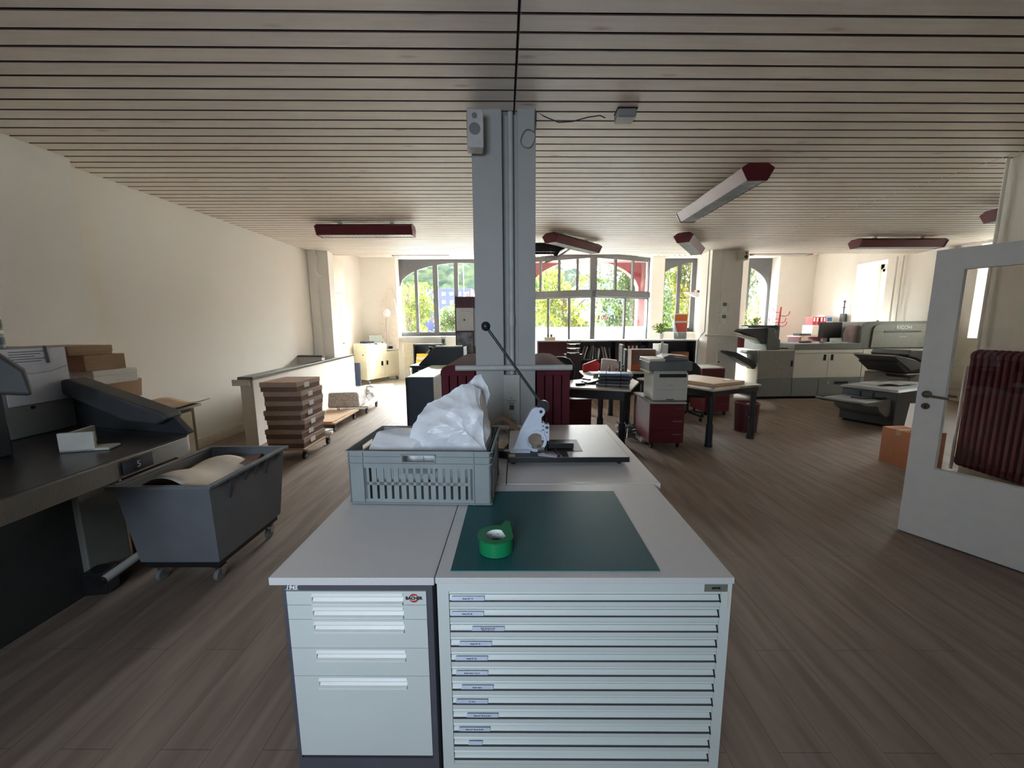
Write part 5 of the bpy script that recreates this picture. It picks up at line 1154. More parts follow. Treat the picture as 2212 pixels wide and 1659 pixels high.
pedestal('dark red pedestal in shade under the second desk', (3.20, 6.66, 0), R(4), h=.52, d=.5, handles=False, top=RED)
pedestal('dark red pedestal with pale top left of the far right pillar', (3.42, 7.30, 0), R(3), h=.76, d=.6, handles=False)
pedestal('dark maroon pedestal under the first desk, beside the radiator', (.74, 5.62, 0), R(2), w=.34, h=.50, d=.5, handles=False, top=REDS)
# printer
t = thing('printer', 'white and grey multifunction printer on the red pedestal', 'printer', (1.70, 4.90, .601), R(-2))
PW = mat('printer_white', (206, 206, 198), .45, vary=.02); PG = mat('printer_grey', (112, 116, 118), .45)
M().box(0, 0, .01, .42, .42, .36).out('printer_body', PW, t, bevel=.008); M().box(.07, -.004, .30, .40, .06, .345).out('output_slot', BLACKS, t, bevel=.003)
M().box(-.075, -.05, .385, .45, .42, .50).out('scanner_unit', PG, t, bevel=.012); M().box(-.07, -.045, .50, .12, .41, .535).out('scanner_lid', PW, t, bevel=.008); M().box(.0, .0, .36, .40, .38, .385).out('neck', PW, t)
M().ext([(.12, .50), (.12, .545), (.20, .58), (.30, .535), (.42, .53), (.44, .505)], 'y', .04, .36).out('document_feeder', PG, t, bevel=.008); M().rbox((.33, .20, .565), (.20, .24, .006), (0, 6, 0)).out('feeder_sheet', PAPER, t)
M().box(-.075, -.05, .36, -.05, .35, .386).out('side_bracket', PW, t); M().box(.03, -.002, .015, .40, .0, .018).box(.03, -.002, .145, .40, 0, .147).box(.17, -.003, .20, .24, 0, .205).out('panel_gap', MGREY, t); M().box(.16, -.003, .02, .26, 0, .03).out('paper_tray_grip', DGREY, t)
M().box(.38, -.003, .25, .386, 0, .262).out('status_light', BLACK, t)
# bins
t = thing('waste_bin', 'wine-red wire mesh waste bin beside the second desk leg', 'waste bin', (3.36, 5.72, 0))
MESH = glass_mat('wire_mesh', (.30, .10, .12), .03)
M().lathe([(.145, 0), (.160, .41), (.158, .41), (.143, .004), (.001, .004)], n=32).out('mesh_body', mat('mesh_wine', (92, 34, 44), .5, alpha=.8), t)
M().ring((0, 0, .415), (0, 0, 1), .170, .158, .02, 32).ring((0, 0, .01), (0, 0, 1), .150, .140, .02, 32).out('rim', RED, t)
t = thing('crumpled_paper', 'crumpled paper at the top of the wine-red waste bin', 'paper', (3.38, 5.72, .30)); me = bagmesh('paper_ball', (.09, .08, .07), .12, (.02, 0), 31, 20); me.materials.clear(); me.materials.append(PAPER); o = bpy.data.objects.new('paper_ball', me); COL.objects.link(o); o.parent = t
# chairs
office_chair('black office chair pushed to the first desk, beside the radiator', (.74, 6.42, 0), R(165), .47, back=.55)
office_chair('black office chair behind the second desk, near the pillar', (2.84, 6.52, 0), R(-10), .44, back=.44)
# on desk one
t = thing('file_rack', 'black wire rack with blue and grey folders on the first desk', 'file rack', (1.06, 5.12, .751), R(-14))
w_ = M()
for x in (.10, .28): w_.tube([(x, -.005, .0), (x, -.005, .22), (x + .01, .02, .235), (x + .03, .25, .235), (x + .03, .26, .0)], .004, 6)
for z in (.02, .09, .16): w_.tube([(.0, -.003, z), (.38, -.003, z)], .003, 6)
w_.tube([(0, 0, .03), (-.03, 0, .0)], .004, 6); w_.out('wire_frame', BLACKS, t)
for k, (z, m_, lb) in enumerate(((.01, MGREY, 'lowest'), (.055, DGREY, 'second'), (.10, BLACKS, 'third'), (.145, mat('folder_blue', (120, 150, 170), .5), 'topmost'))):
    a = R(-14); p = (1.06 + .0 * math.cos(a), 5.12 + .02, .753 + z)
    o = M().rbox((.19 + .01 * k, .12, .016), (.42, .24, .030), (0, 0, 3 * (k - 1.5))).out('folder', m_, loc=p, rz=a); tag(o, 'folder in the wire rack on the first desk, %s of four' % lb, 'folder', 'folders in the wire rack')
t = thing('desk_phone', 'black desk telephone beside the wire rack', 'telephone', (.98, 5.38, .751), R(20)); M().ext([(0, 0), (.18, 0), (.18, .05), (0, .02)], 'y', 0, .20).out('phone_base', BLACK, t, bevel=.005); M().box(.0, .01, .045, .05, .19, .07).out('handset', BLACKS, t, bevel=.01)
tag(M().rbox((0, 0, .015), (.12, .05, .03)).out('computer_mouse', BLACK, loc=(.86, 5.30, .751), rz=.3), 'small black mouse at the front edge of the first desk', 'mouse')
t = thing('keyboard', 'grey keyboard on the first desk', 'keyboard', (1.10, 5.72, .751), R(75)); M().box(0, 0, 0, .40, .14, .018).out('keyboard_body', MGREY, t, bevel=.003); M().box(.01, .01, .018, .39, .13, .024).out('keys', LGREY, t)
tag(M().rbox((1.34, 6.30, .775), (.34, .36, .045), (0, 0, 8)).out('paper_stack', mat('stack_grey', (110, 112, 112), .6)), 'dark stack of papers on the first desk below the red folder', 'paper stack')
tag(M().rbox((1.33, 6.28, .803), (.30, .30, .008), (0, 0, 2)).out('white_sheets', PAPER), 'white sheets on the dark paper stack', 'paper')
t = thing('red_folder', 'bright red folder propped on the first desk', 'folder', (1.14, 6.78, .751), R(5)); M().ext([(0, .0), (.26, .0), (.30, .14), (.22, .21), (.0, .13)], 'y', 0, .03).out('folder_cover', REDB, t)
t = thing('beige_box', 'pinkish beige box leaning at the back of the first desk', 'box', (1.40, 6.62, .751), R(-8)); M().ext([(0, 0), (.32, 0), (.27, .22), (.03, .24)], 'y', 0, .12).out('box_body', mat('box_rose', (196, 178, 174), .6), t, bevel=.003); M().box(.24, -.003, .05, .30, 0, .08).out('box_print', mat('print_rose', (150, 100, 100), .6), t)
def monitor(label, loc, rz, w=.5, h=.32, m=BLACK, lift=.12):
    t = thing('monitor', label, 'monitor', loc, rz)
    M().box(-w / 2, -.015, lift, w / 2, .02, lift + h).out('screen_housing', m, t, bevel=.005); M().box(-w / 2 + .012, -.0165, lift + .014, w / 2 - .012, -.0155, lift + h - .012).out('screen', mat('screen_off', (58, 56, 56), .25), t)
    M().box(-.03, .02, .01, .03, .045, lift + .12).out('monitor_neck', m, t); M().box(-.12, -.07, 0, .12, .10, .012).out('monitor_foot', m, t, bevel=.003); return t
monitor('black monitor seen edge-on beside the wire rack, nearer of the pair', (1.54, 5.62, .751), R(78), .42, .34)
monitor('black monitor seen edge-on behind the first, with pale sheet', (1.64, 6.20, .751), R(82), .42, .38, DGREY)
t = thing('pencil_cup', 'small cup of pencils between rack and monitor', 'cup', (1.42, 5.95, .751)); M().lathe([(.035, 0), (.04, .10), (.037, .10), (.033, .004)], n=18).out('cup_body', BEIGE, t)
for k in range(4): M().cyl((0, 0, .01), (.03 * (k - 1.5), .01 * k, .19), .004, n=6).out('pencil', (YEL, BLACK, BEIGE, ORANGE)[k], t)
cbox('cardboard_box', 'brown cardboard box behind the printer, left part', 'box', (1.98, 6.78, .76, 2.38, 7.12, 1.13), CARDD, -6)
t = thing('side_table', 'grey side table carrying the boxes behind the printer', 'table', (1.88, 6.68, 0)); M().box(0, 0, .73, .78, .55, .758).out('table_top', DESKT, t)
for x, y in ((.05, .05), (.72, .05), (.05, .50), (.72, .50)): M().cyl((x, y, 0), (x, y, .73), .022, n=12).out('leg', BLACKS, t)
cbox('paper_carton', 'pale carton half hidden by the printer top', 'box', (2.44, 6.85, .76, 2.60, 7.15, 1.22), PAPER, 0)
tag(M().add([(2.36, 6.72, .76), (2.46, 6.74, .76), (2.48, 6.74, 1.27), (2.44, 6.72, 1.27)], [(0, 1, 2, 3)]).out('upright_sheet', PAPER, solid=.012), 'upright white panel edge rising behind the printer', 'panel')
letter_trays('black double letter tray before the wine-red counter panel', (1.0, 7.98, .98), R(-12), 3, BLACK, .09)
t = thing('tray_stand', 'narrow black stand under the double letter tray', 'stand', (.98, 7.92, 0)); M().box(0, 0, .95, .34, .36, .975).out('stand_top', BLACKS, t); M().box(.02, .02, 0, .32, .34, .95).out('stand_body', mat('stand_grey', (50, 48, 52), .5), t)
# cable tangle under the desks
tg = M(); q = random.Random(8)
for k in range(9):
    p = [(1.62 + q.uniform(-.16, .16), 5.45 + q.uniform(-.25, .35), .02 + q.uniform(0, .14)) for _ in range(7)]; tg.tube(p, .005, 6)
tag(tg.out('cable_tangle', BLACK), 'tangle of dark cables on the floor under the first desk', 'cables', kind='stuff')
for k, (x, y, lb) in enumerate(((1.62, 5.9, 'far'), (1.50, 5.55, 'near'), (1.68, 5.25, 'middle'))):
    o = M().rbox((0, 0, .03), (.26, .06, .045), (0, 0, 20 + 35 * k)).out('power_strip', LGREY, loc=(x, y, 0)); tag(o, 'pale power strip among the cables under first desk, %s one' % lb, 'power strip', 'power strips under the desk')
for k, (x, y) in enumerate(((1.80, 5.42), (1.86, 5.30))):
    o = M().tube([(x, y, .70), (x + .02, y - .05, .45), (x - .06, y - .02, .2), (x - .1, y, .02)], .006, 6).out('hanging_cable', BLACK); tag(o, 'dark cable hanging from the desk left of the red pedestal, %s' % ('farther one' if k == 0 else 'nearer one'), 'cable')

# ================================================================== RIGHT PILLAR AND WALL THINGS
for k, (z, lb) in enumerate(((1.80, 'upper'), (1.55, 'lower'))):
    t = thing('calendar_sheet', '%s of two printed sheets with green picture on right pillar' % lb, 'sheet', (4.19, 8.435, z), 0, 'printed sheets on the right pillar')
    M().box(0, 0, 0, .26, .003, .21).out('sheet', PAPER, t); M().box(.10, -.002, .12, .18, 0, .19).out('green_picture', mat('pic_green', (110, 130, 60), .5), t); pl_ = M()
    for j in range(5): pl_.box(.02, -.001, .02 + j * .035, .08, 0, .03 + j * .035).box(.19, -.001, .02 + j * .035, .25, 0, .03 + j * .035)
    pl_.out('print_lines', LGREY, t)
t = thing('loudspeaker', 'small cream loudspeaker at top right of the far right pillar', 'speaker', (4.60, 8.42, 2.83)); M().box(-.07, -.08, 0, .09, .08, .18).out('cabinet', BEIGE, t, bevel=.006); M().cyl((.04, -.083, .06), (.04, -.08, .06), .035, n=16).cyl((.04, -.083, .135), (.04, -.08, .135), .02, n=16).out('driver', DGREY, t)
for k, z in enumerate((1.10, .72, .60, .48)):
    t = thing('wall_socket', 'small square socket on right pillar, %s of four' % ['topmost', 'second', 'third', 'lowest'][k], 'socket', (4.24, 8.43, z), 0, 'sockets on the right pillar')
    M().box(0, 0, 0, .08, .012, .08).out('plate', WHITE, t, bevel=.003); M().cyl((.04, -.002, .04), (.04, 0, .04), .018 if k == 1 else .012, n=14).out('socket_face', (BLACK if k == 1 else LGREY), t)
o = M().tube([(3.93, 8.38, 1.32), (4.66, 8.38, 1.32), (4.72, 8.42, 1.32), (4.80, 8.62, 1.32)], .018, 10).out('heating_pipe', WALLW); tag(o, 'white horizontal pipe across the front of far right pillar', 'pipe')
o = M().tube([(3.93, 8.40, 3.04), (3.93, 8.40, 1.40), (3.86, 8.40, 1.32), (3.80, 8.40, 1.22), (3.80, 8.40, .02)], .012, 8).out('cable_conduit', LGREY); tag(o, 'thin vertical conduit along left edge of far right pillar', 'pipe')
t = thing('wall_lamp', 'red and white wedge wall lamp left of the far right pillar', 'wall lamp', far(5.78, 11.50, 2.34), A)
M().ext([(-.62, .12), (0, .10), (.0, .02), (-.12, -.03), (-.3, -.02)], 'y', -.11, .05).out('lamp_shade', mat('lamp_white', (220, 214, 210), .4), t, bevel=.004); M().ext([(-.30, .17), (.02, .14), (.02, .0), (-.10, -.01), (-.26, .12)], 'y', -.115, .055).out('lamp_body', RED, t, bevel=.004)
radiator('dark red column radiator right of the far right pillar', 8, .05, .20, 1.15, (5.03, 9.22, .15), 0)
t = thing('bookshelf', 'grey shelf of upright files behind the press finisher', 'bookshelf', (5.30, 9.22, 0), 0)
M().box(0, 0, 0, .02, .26, 1.52).box(.70, 0, 0, .72, .26, 1.52).box(0, .25, 0, .72, .26, 1.52).box(.02, 0, .06, .70, .25, .08).box(.02, 0, .50, .70, .25, .52).box(.02, 0, 1.08, .70, .25, 1.10).box(0, 0, 1.50, .72, .26, 1.52).out('carcass', MGREY, t)
q = random.Random(4); x = 5.33; k = 0; ORD = ['first', 'second', 'third', 'fourth', 'fifth', 'sixth', 'seventh', 'eighth', 'ninth', 'tenth', 'eleventh', 'twelfth', 'thirteenth', 'fourteenth', 'fifteenth', 'sixteenth', 'seventeenth', 'eighteenth', 'nineteenth', 'twentieth']
fm = [PAPER, mat('file_cream', (214, 204, 184), .6), LGREY, mat('file_olive', (150, 150, 120), .6), MGREY]
while x < 5.95:
    w = q.uniform(.028, .055)
    for z, lb in ((.522, 'lower'), (1.102, 'upper')):
        h = .33 if z < 1 else .30
        o = M().box(0, 0, 0, w - .003, .2, h).out('magazine_file', fm[(k * 3 + (z > 1)) % 5], loc=(x, 9.24, z)); tag(o, 'upright magazine file on %s shelf behind the press, %s from left' % (lb, ORD[k]), 'file', 'magazine files behind the press')
    x += w; k += 1

# ================================================================== PRINTING PRESS (frame of the facade)
t = thing('digital_press', 'long cream and grey digital printing press along the right', 'printing press', (0, 0, 0), A)
P0, P1, P2, P3 = 5.22, 5.95, 7.38, 8.78
PV = 8.0
def module(x0, x1, name, top=1.02, lowm=RICOHD, upm=RICOHG):
    g = M().box(x0 + .004, PV + .03, .05, x1 - .004, PV + .95, top).out(name, RICOHG, t, bevel=.01)
    M().box(x0 + .006, PV, .06, x1 - .006, PV + .03, .43).out('lower_panel', lowm, g, bevel=.004)
    M().box(x0 + .02, PV + .06, .0, x1 - .02, PV + .9, .05).out('plinth', BLACK, g)
    return g
g = module(P0, P1, 'finisher_module'); M().box(P0 + .006, PV, .44, P1 - .006, PV + .03, 1.0).out('door', mat('press_dim_panel', (156, 152, 142), .5), g, bevel=.004)
M().box(P1 - .06, PV - .006, .68, P1 - .02, PV, .80).out('latch', BLACKS, g)
g = module(P1, P2, 'main_module')
mid_ = P1 + (P2 - P1) * .5
for x0, x1, hx in ((P1 + .006, mid_ - .003, mid_ - .10), (mid_ + .003, P2 - .006, mid_ + .05)):
    d_ = M().box(x0, PV, .44, x1, PV + .03, .94).out('door', RICOHG, g, bevel=.004); M().box(hx, PV - .006, .80, hx + .05, PV, .92).out('recess_handle', BLACKS, d_, bevel=.002)
M().box(P1 + .006, PV, .95, P2 - .006, PV + .03, 1.015).out('top_strip', RICOHG, g, bevel=.004)
M().box(P1 + .56, PV - .004, .08, P1 + .565, PV, .42).out('panel_gap', BLACK, g); M().box(P1 + .90, PV - .008, .31, P1 + 1.18, PV, .36).out('drawer_grip', BLACKS, g, bevel=.003); M().cyl((P1 + .76, PV - .006, .335), (P1 + .76, PV, .335), .025, n=14).out('round_badge', LGREY, g)
M().box(P1, PV + .0, 1.02, P2 - .06, PV + .95, 1.14).out('counter_deck', mat('press_deck', (132, 132, 128), .5), g, bevel=.01)
g = module(P2, P3, 'toner_module'); M().box(P2 + .006, PV, .44, P3 - .006, PV + .03, 1.015).out('door', RICOHG, g, bevel=.004)
M().box(P2 + .58, PV - .003, .08, P2 + .585, PV, .42).out('panel_gap', BLACK, g)
g = M().ext([(P2 - .06, 1.03), (P2 - .06, 1.44), (P2 - .03, 1.54), (P2 + .08, 1.58), (P3 - .12, 1.585), (P3 - .03, 1.54), (P3, 1.44), (P3, 1.03)], 'y', PV + .04, PV + .95).out('upper_unit', mat('press_upper_grey', (112, 114, 110), .45, vary=.03), t, bevel=.012)
M().ext([(P2 + .16, 1.05), (P2 + .17, 1.42), (P2 + .22, 1.50), (P2 + .32, 1.53), (P3 - .05, 1.53), (P3 - .02, 1.05)], 'y', PV + .015, PV + .04).out('front_cover', mat('press_upper_panel', (140, 142, 132), .45), g, bevel=.006)
M().box(P2 + .40, PV + .002, 1.36, P2 + 1.16, PV + .015, 1.39).out('cover_slot', BLACKS, g, bevel=.004); M().box(P2 + .16, PV + .010, 1.372, P3 - .02, PV + .016, 1.376).out('cover_gap', DGREY, g)
txt('RICOH', .105, WHITE, g, (P2 + .80, PV + .010, 1.455), (90, 0, 0), 'brand_lettering', bold=.0015, ext=.002); M().box(P2 + .72, PV + .011, 1.262, P2 + .88, PV + .015, 1.275).out('model_plate', LGREY, g)
M().add([(P2 - .33, PV + .15, 1.14), (P2 - .08, PV + .12, 1.14), (P2 - .06, PV + .12, 1.50), (P2 - .28, PV + .15, 1.49), (P2 - .33, PV + .16, 1.35)], [(0, 1, 2, 3, 4)]).out('rose_cover_sheet', mat('rose_sheet', (196, 178, 176), .6), g, solid=.02)
# finisher towers with trays
g = M().ext([(P0 + .16, 1.02), (P0 + .16, 1.46), (P0 + .30, 1.46), (P0 + .33, 1.30), (P0 + .43, 1.22), (P0 + .43, 1.02)], 'y', PV + .02, PV + .8).out('finisher_tower', mat('press_tower', (108, 110, 106), .5), t, bevel=.01)
FD = mat('finisher_dark', (66, 70, 72), .5, vary=.1)
M().ext([(P0 - .42, 1.40), (P0 - .34, 1.45), (P0 + .16, 1.47), (P0 + .16, 1.14), (P0 + .06, 1.14), (P0 - .05, 1.26), (P0 - .30, 1.36)], 'y', PV + .04, PV + .26).out('upper_tray_unit', FD, g, bevel=.008)
M().ext([(P0 - .47, 1.33), (P0 - .45, 1.35), (P0 - .06, 1.27), (P0 + .10, 1.17), (P0 + .02, 1.15), (P0 - .1, 1.22)], 'y', PV + .05, PV + .25).out('output_tray', LGREY, g, bevel=.004)
g2 = M().ext([(P0 - .68, .98), (P0 - .64, 1.01), (P0 - .45, .98), (P0 - .05, .78), (P0 + .0, .70), (P0 - .06, .62), (P0 - .16, .70), (P0 - .52, .90)], 'y', PV + .04, PV + .26).out('lower_output_tray', FD, g, bevel=.008)
M().ext([(P0 - .26, .97), (P0 - .22, 1.01), (P0 - .02, 1.0), (P0 + .0, .75), (P0 - .05, .75), (P0 - .1, .92)], 'y', PV + .03, PV + .27).out('tray_hinge_unit', mat('finisher_mid', (120, 124, 124), .5), g, bevel=.006)
M().ext([(P0 - .50, .88), (P0 - .02, .66), (P0 - .02, .63), (P0 - .20, .68), (P0 - .34, .76)], 'y', PV + .05, PV + .25).out('paper_guide', LGREY, g)
M().ext([(P0 - .46, .16), (P0 - .40, .21), (P0 - .14, .17), (P0 + .0, .10), (P0 + .0, .05), (P0 - .3, .12)], 'y', PV + .04, PV + .26).out('floor_tray', DGREY, g)
# things on the press
def pu(u, v, z): return far(u, v, z)
monitor('black monitor with blank screen standing on the printing press', pu(6.93, PV + .35, 1.141), A + R(3), .50, .33, BLACK, .10)
monitor('second black monitor half hidden behind the first on the press', pu(7.13, PV + .62, 1.141), A + R(20), .34, .28, BLACK, .12)
t = thing('keyboard', 'pale keyboard tray under the monitor on the press', 'keyboard', pu(6.78, PV + .10, 1.141), A); M().box(0, 0, 0, .72, .20, .015).out('keyboard_body', LGREY, t, bevel=.003); M().box(.02, .02, .015, .46, .16, .022).out('keys', PAPER, t)
t = thing('mouse', 'black mouse right of the keyboard on the press', 'mouse', pu(7.56 - .16, PV + .12, 1.141), A); M().ball((0, 0, .02), .04, 14, .5).out('mouse_body', BLACK, t)
t = thing('calibration_tool', 'dark round tool on papers, left of the monitor on the press', 'tool', pu(6.35, PV + .3, 1.141), A + R(12)); M().ext([(0, 0), (.20, 0), (.22, .02), (.14, .045), (.04, .05), (0, .03)], 'y', 0, .12).out('tool_body', DGREY, t, bevel=.006)
o = M().rbox((0, 0, .012), (.52, .38, .02), (0, 0, 8)).out('paper_pad', mat('pad_dark', (86, 86, 84), .6), loc=pu(5.72, PV + .36, 1.142 - .115), rz=A); tag(o, 'dark flat pad left on the finisher deck', 'pad')
o = M().rbox((0, 0, .012), (.42, .34, .014), (0, 0, -6)).out('paper_pile', PAPERC, loc=pu(5.62, PV + .46, 1.165 - .115), rz=A); tag(o, 'cream sheets on the dark pad on the finisher deck', 'paper')
# behind the press
t = thing('coat_rack', 'bright red coat stand with curved hooks behind the press', 'coat rack', far(7.55, 10.9, 0), A)
CR = mat('coat_red', (176, 24, 44), .4)
M().cyl((0, 0, 0), (0, 0, .03), .20, n=24).out('base', CR, t); M().tube([(0, 0, .03), (.01, 0, 1.0), (.06, 0, 2.0)], .022, 10).out('pole', CR, t)
for k, (z, s_) in enumerate(((1.90, -1), (1.80, 1), (1.72, -1), (1.62, 1), (1.62, -1), (1.52, 1))):
    w = (.20, .22, .16, .16, .25, .22)[k]; M().tube([(.045, 0, z - .03), (.045 + s_ * w * .6, .02 * k - .05, z - .05), (.045 + s_ * w, .02 * k - .05, z - .01), (.045 + s_ * (w + .03), .02 * k - .05, z + .08)], .010, 8).out('hook', CR, t)
plant('potted_plant', 'flowering plant on the sill beside the pink arch', pu(7.35, 11.6, 1.335), .24, .28, 120, LEAFQ, 6, L=.11, flower=mat('blossom_red', (200, 84, 60), .6))
plant('potted_plant', 'tall thin-stemmed plant left of the pink arch, yellow-leaved', pu(7.12, 11.75, 1.335), .12, .55, 26, LEAFP, 12, L=.09, pot_r=.05)
t = thing('work_shelf', 'wooden work shelf with red edge behind the press', 'shelf', far(8.0, 10.6, 0), A)
M().box(0, 0, 1.19, 1.04, .5, 1.22).out('shelf_board', mat('shelf_rosewood', (176, 132, 118), .6), t); M().box(0, .02, 0, .04, .48, 1.19).box(.58, .02, 0, .62, .48, 1.19).box(1.0, .02, 0, 1.04, .48, 1.19).out('shelf_side', REDS, t); M().box(0.04, .03, .85, 1.0, .47, .88).out('lower_shelf', LGREY, t)
t = thing('upper_rack', 'rack above the work shelf carrying red binders', 'rack', far(8.38, 10.7, 1.2205), A); M().box(0, 0, .26, .65, .36, .285).box(0, 0, 0, .02, .36, .26).box(.63, 0, 0, .65, .36, .26).out('rack_body', LGREY, t)
for k in range(4):
    o = binder('red ring binder on the rack behind the press, %s of four' % ['leftmost', 'second', 'third', 'rightmost'][k], far(8.39 + k * .085 + (.03 if k > 1 else 0), 10.72, 1.507), A, REDB, .22, .08, group='red binders behind the press')
cbox('blue_carton', 'white carton with blue print beside the red binders', 'box', (0, 0, 0, .26, .22, .26), WHITE, 0); o = bpy.data.objects['blue_carton']; o.location = far(8.89, 10.9, 1.507); o.rotation_euler.z = A
M().box(-.05, -.1105, .1, .08, -.1125 + .001, .2).out('blue_print', mat('print_blue', (90, 130, 200), .5), o)
t = thing('tape_holder', 'black bottle rack rising beside the side window', 'holder', far(8.95, 10.42, 0), A); M().box(0, 0, 0, .10, .1, 1.8).out('holder_body', BLACKS, t); M().cyl((.05, .05, 1.8), (.05, .05, 2.15), .012, n=8).cyl((.05, .05, 1.95), (.05, .05, 1.97), .035, n=12).cyl((.05, .05, 2.1), (.05, .05, 2.12), .035, n=12).out('holder_rod', BLACKS, t)
o = M().rbox((0, 0, .03), (.32, .24, .06)).out('black_case', BLACK, rz=A); o.location = far(8.19, 10.80, 1.222); tag(o, 'flat black case on the work shelf behind the press', 'case')
o = M().tube([(8.68, 9.45, 0), (8.68, 9.45, 3.04)], .022, 10).out('wall_pipe', WALLW); tag(o, 'left one of two vertical pipes on the right outer wall', 'pipe')
o = M().tube([(8.68, 9.30, 0), (8.68, 9.30, 3.04)], .018, 10).out('wall_pipe', WALLW); tag(o, 'right one of two vertical pipes on the right outer wall', 'pipe')

# ================================================================== COPIER GROUP ON THE RIGHT
DM = mat('copier_dark', (74, 78, 82), .5, vary=.05)
t = thing('booklet_maker', 'dark grey booklet machine with flat delivery tray, right of centre', 'machine', (5.80, 5.86, 0), R(24))
M().box(-.30, .0, .04, 1.05, .70, .55).out('machine_body', DM, t, bevel=.012)
M().frus((-.34, -.03, 1.1, .74), (-.30, 0, 1.05, .70), .545, .58).out('top_cover', MGREY, t, bevel=.006)
M().box(-.26, .04, 0, 1.0, .66, .04).out('plinth', BLACK, t)
M().ext([(-.30, .20), (-.30, .42), (-.36, .44), (-.95, .44), (-1.12, .47), (-1.13, .445), (-.95, .39), (-.66, .36), (-.60, .28), (-.40, .18)], 'y', .05, .62).out('delivery_tray', mat('tray_grey', (104, 108, 110), .5), t, bevel=.006)
for y in (.18, .34): M().box(-.52, y, .44, -.49, y + .015, .54).out('tray_stop', BLACK, t)
M().box(-.64, .22, .442, -.40, .40, .455).box(-.48, .10, .442, -.34, .18, .46).out('tray_guide', BLACK, t)
for k in range(4): M().box(-.9, .12 + k * .12, .4405, -.35, .125 + k * .12, .4415).out('tray_groove', DGREY, t)
tag(M().sheet(5.60, 6.15, 6.20, 6.52, 10, 6, lambda a, b: .583 + .035 * abs(math.sin(a * 5)) * (1 - b * .4)).out('paper_pile', mat('pile_grey', (150, 148, 144), .6), solid=.008), 'crumpled grey sheets on top of the booklet machine', 'paper')
t = thing('sorter', 'dark multi-tray sorter above the booklet machine, beside the door', 'sorter', (6.62, 6.75, 0), R(20))
SG = mat('sorter_grey', (92, 92, 92), .5, vary=.05)
M().box(.05, .05, 0, .85, .65, .68).out('cabinet', mat('sorter_cabinet', (150, 144, 138), .5), t, bevel=.008); M().box(.50, .02, .1, .84, .05, .66).out('cabinet_door', mat('sorter_door', (84, 76, 72), .5), t)
M().ext([(-.42, 1.00), (-.38, 1.02), (.15, .93), (.52, .79), (.60, .72), (.50, .73), (.30, .77), (.1, .74), (-.1, .84)], 'y', .0, .6).out('upper_tray', SG, t, bevel=.006)
M().ext([(-.30, .89), (-.26, .91), (.20, .82), (.62, .69), (.60, .66), (.2, .72), (.0, .71)], 'y', .02, .58).out('lower_tray', FD, t, bevel=.006)
M().ext([(.06, 1.02), (.12, 1.09), (.62, 1.08), (.86, 1.03), (.90, .84), (.55, .86), (.30, .95), (.10, .98)], 'y', .05, .6).out('head_unit', SG, t, bevel=.012)
M().box(-.0, .0, .67, .62, .04, .69).out('light_rail', LGREY, t); M().cyl((.12, .02, .5), (.12, .02, .68), .008, n=8).out('stem', DGREY, t); M().ext([(-.02, .67), (.34, .665), (.2, .60), (.06, .61)], 'y', .02, .3).out('catch_tray', DGREY, t)
M().box(.62, .0, .82, .92, .3, .835).out('white_tray', WHITE, t)
cbox('cardboard_box', 'orange-brown cardboard box on the floor beside the open door', 'box', (4.14, 4.08, 0, 4.50, 4.42, .40), mat('carton_orange', (186, 122, 84), .75, vary=.06), 6, tape=True)
o = M().box(-.182, -.172, .03, .182, .172, .12).out('orange_band', mat('band_orange', (200, 84, 44), .6), bpy.data.objects['cardboard_box.007'] if 'cardboard_box.007' in bpy.data.objects else None)
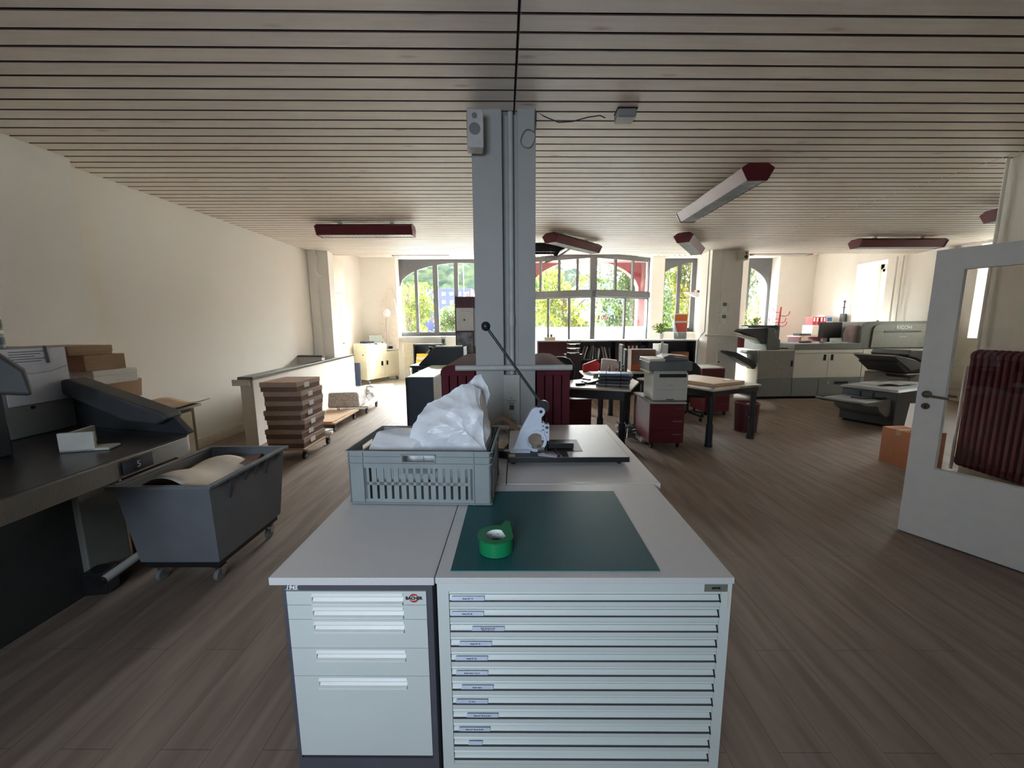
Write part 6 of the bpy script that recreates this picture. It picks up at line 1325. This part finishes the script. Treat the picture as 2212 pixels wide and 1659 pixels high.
t = thing('paper_bag', 'white paper bag on the cardboard box beside the open door', 'bag', (4.42, 4.30, .401)); M().frus((-.07, -.09, .09, .09), (-.08, -.05, .10, .05), 0, .27).out('bag_body', PAPER, t); M().tube([(-.02, -.05, .27), (-.02, -.05, .34), (.05, -.05, .34), (.05, -.05, .27)], .004, 6).out('bag_handle', WHITE, t)

# ================================================================== OPEN GLAZED DOOR
DW = .90; da = math.atan2(2.04 - 2.84, 3.285 - 2.873)
DR = bpy.data.objects.new('door_1', None); COL.objects.link(DR); DR.location = (2.873, 2.842, 0); DR.rotation_euler.z = da; DR['kind'] = 'structure'
DM_ = mat('door_paint', (240, 240, 235), .4, vary=.02)
th = .04; gx0, gx1, gz0, gz1 = .135, .765, .52, 1.905
d_ = M().box(0, 0, .008, gx0, th, 2.035).box(gx1, 0, .008, DW, th, 2.035).box(gx0, 0, .008, gx1, th, gz0).box(gx0, 0, gz1, gx1, th, 2.035).out('door_leaf', DM_, DR, fix=True)
f_ = M()
for y0 in (-.006, th): f_.box(gx0 - .012, y0, gz0 - .012, gx0 + .01, y0 + .006, gz1 + .012).box(gx1 - .01, y0, gz0 - .012, gx1 + .012, y0 + .006, gz1 + .012).box(gx0 + .01, y0, gz0 - .012, gx1 - .01, y0 + .006, gz0 + .01).box(gx0 + .01, y0, gz1 - .01, gx1 - .01, y0 + .006, gz1 + .012)
f_.out('glazing_bead', DM_, DR); M().box(gx0, th / 2 - .003, gz0, gx1, th / 2 + .003, gz1).out('door_pane', DGLASS, DR)
NI = mat('brushed_nickel', (146, 136, 124), .35, 1.0)
for s_ in (-1, 1):
    y = -.0 if s_ < 0 else th
    h_ = M().cyl((.055, y, 1.05), (.055, y + s_ * .012, 1.05), .026, n=22).cyl((.055, y + s_ * .01, 1.05), (.055, y + s_ * .05, 1.05), .010, n=12).tube([(.055, y + s_ * .05, 1.05), (.10, y + s_ * .055, 1.045), (.175, y + s_ * .055, 1.04)], .009, 10).out('door_handle', NI, DR)
    k_ = M().cyl((.055, y, .965), (.055, y + s_ * .006, .965), .023, n=22).out('keyhole_rose', NI, DR); M().box(.052, y + s_ * .0062, .952, .058, y + s_ * .0075, .972).out('keyhole', BLACK, k_)
st(M().box(3.30, 1.90, 0, 4.6, 2.03, 3.12).out('wall_right', WALL))
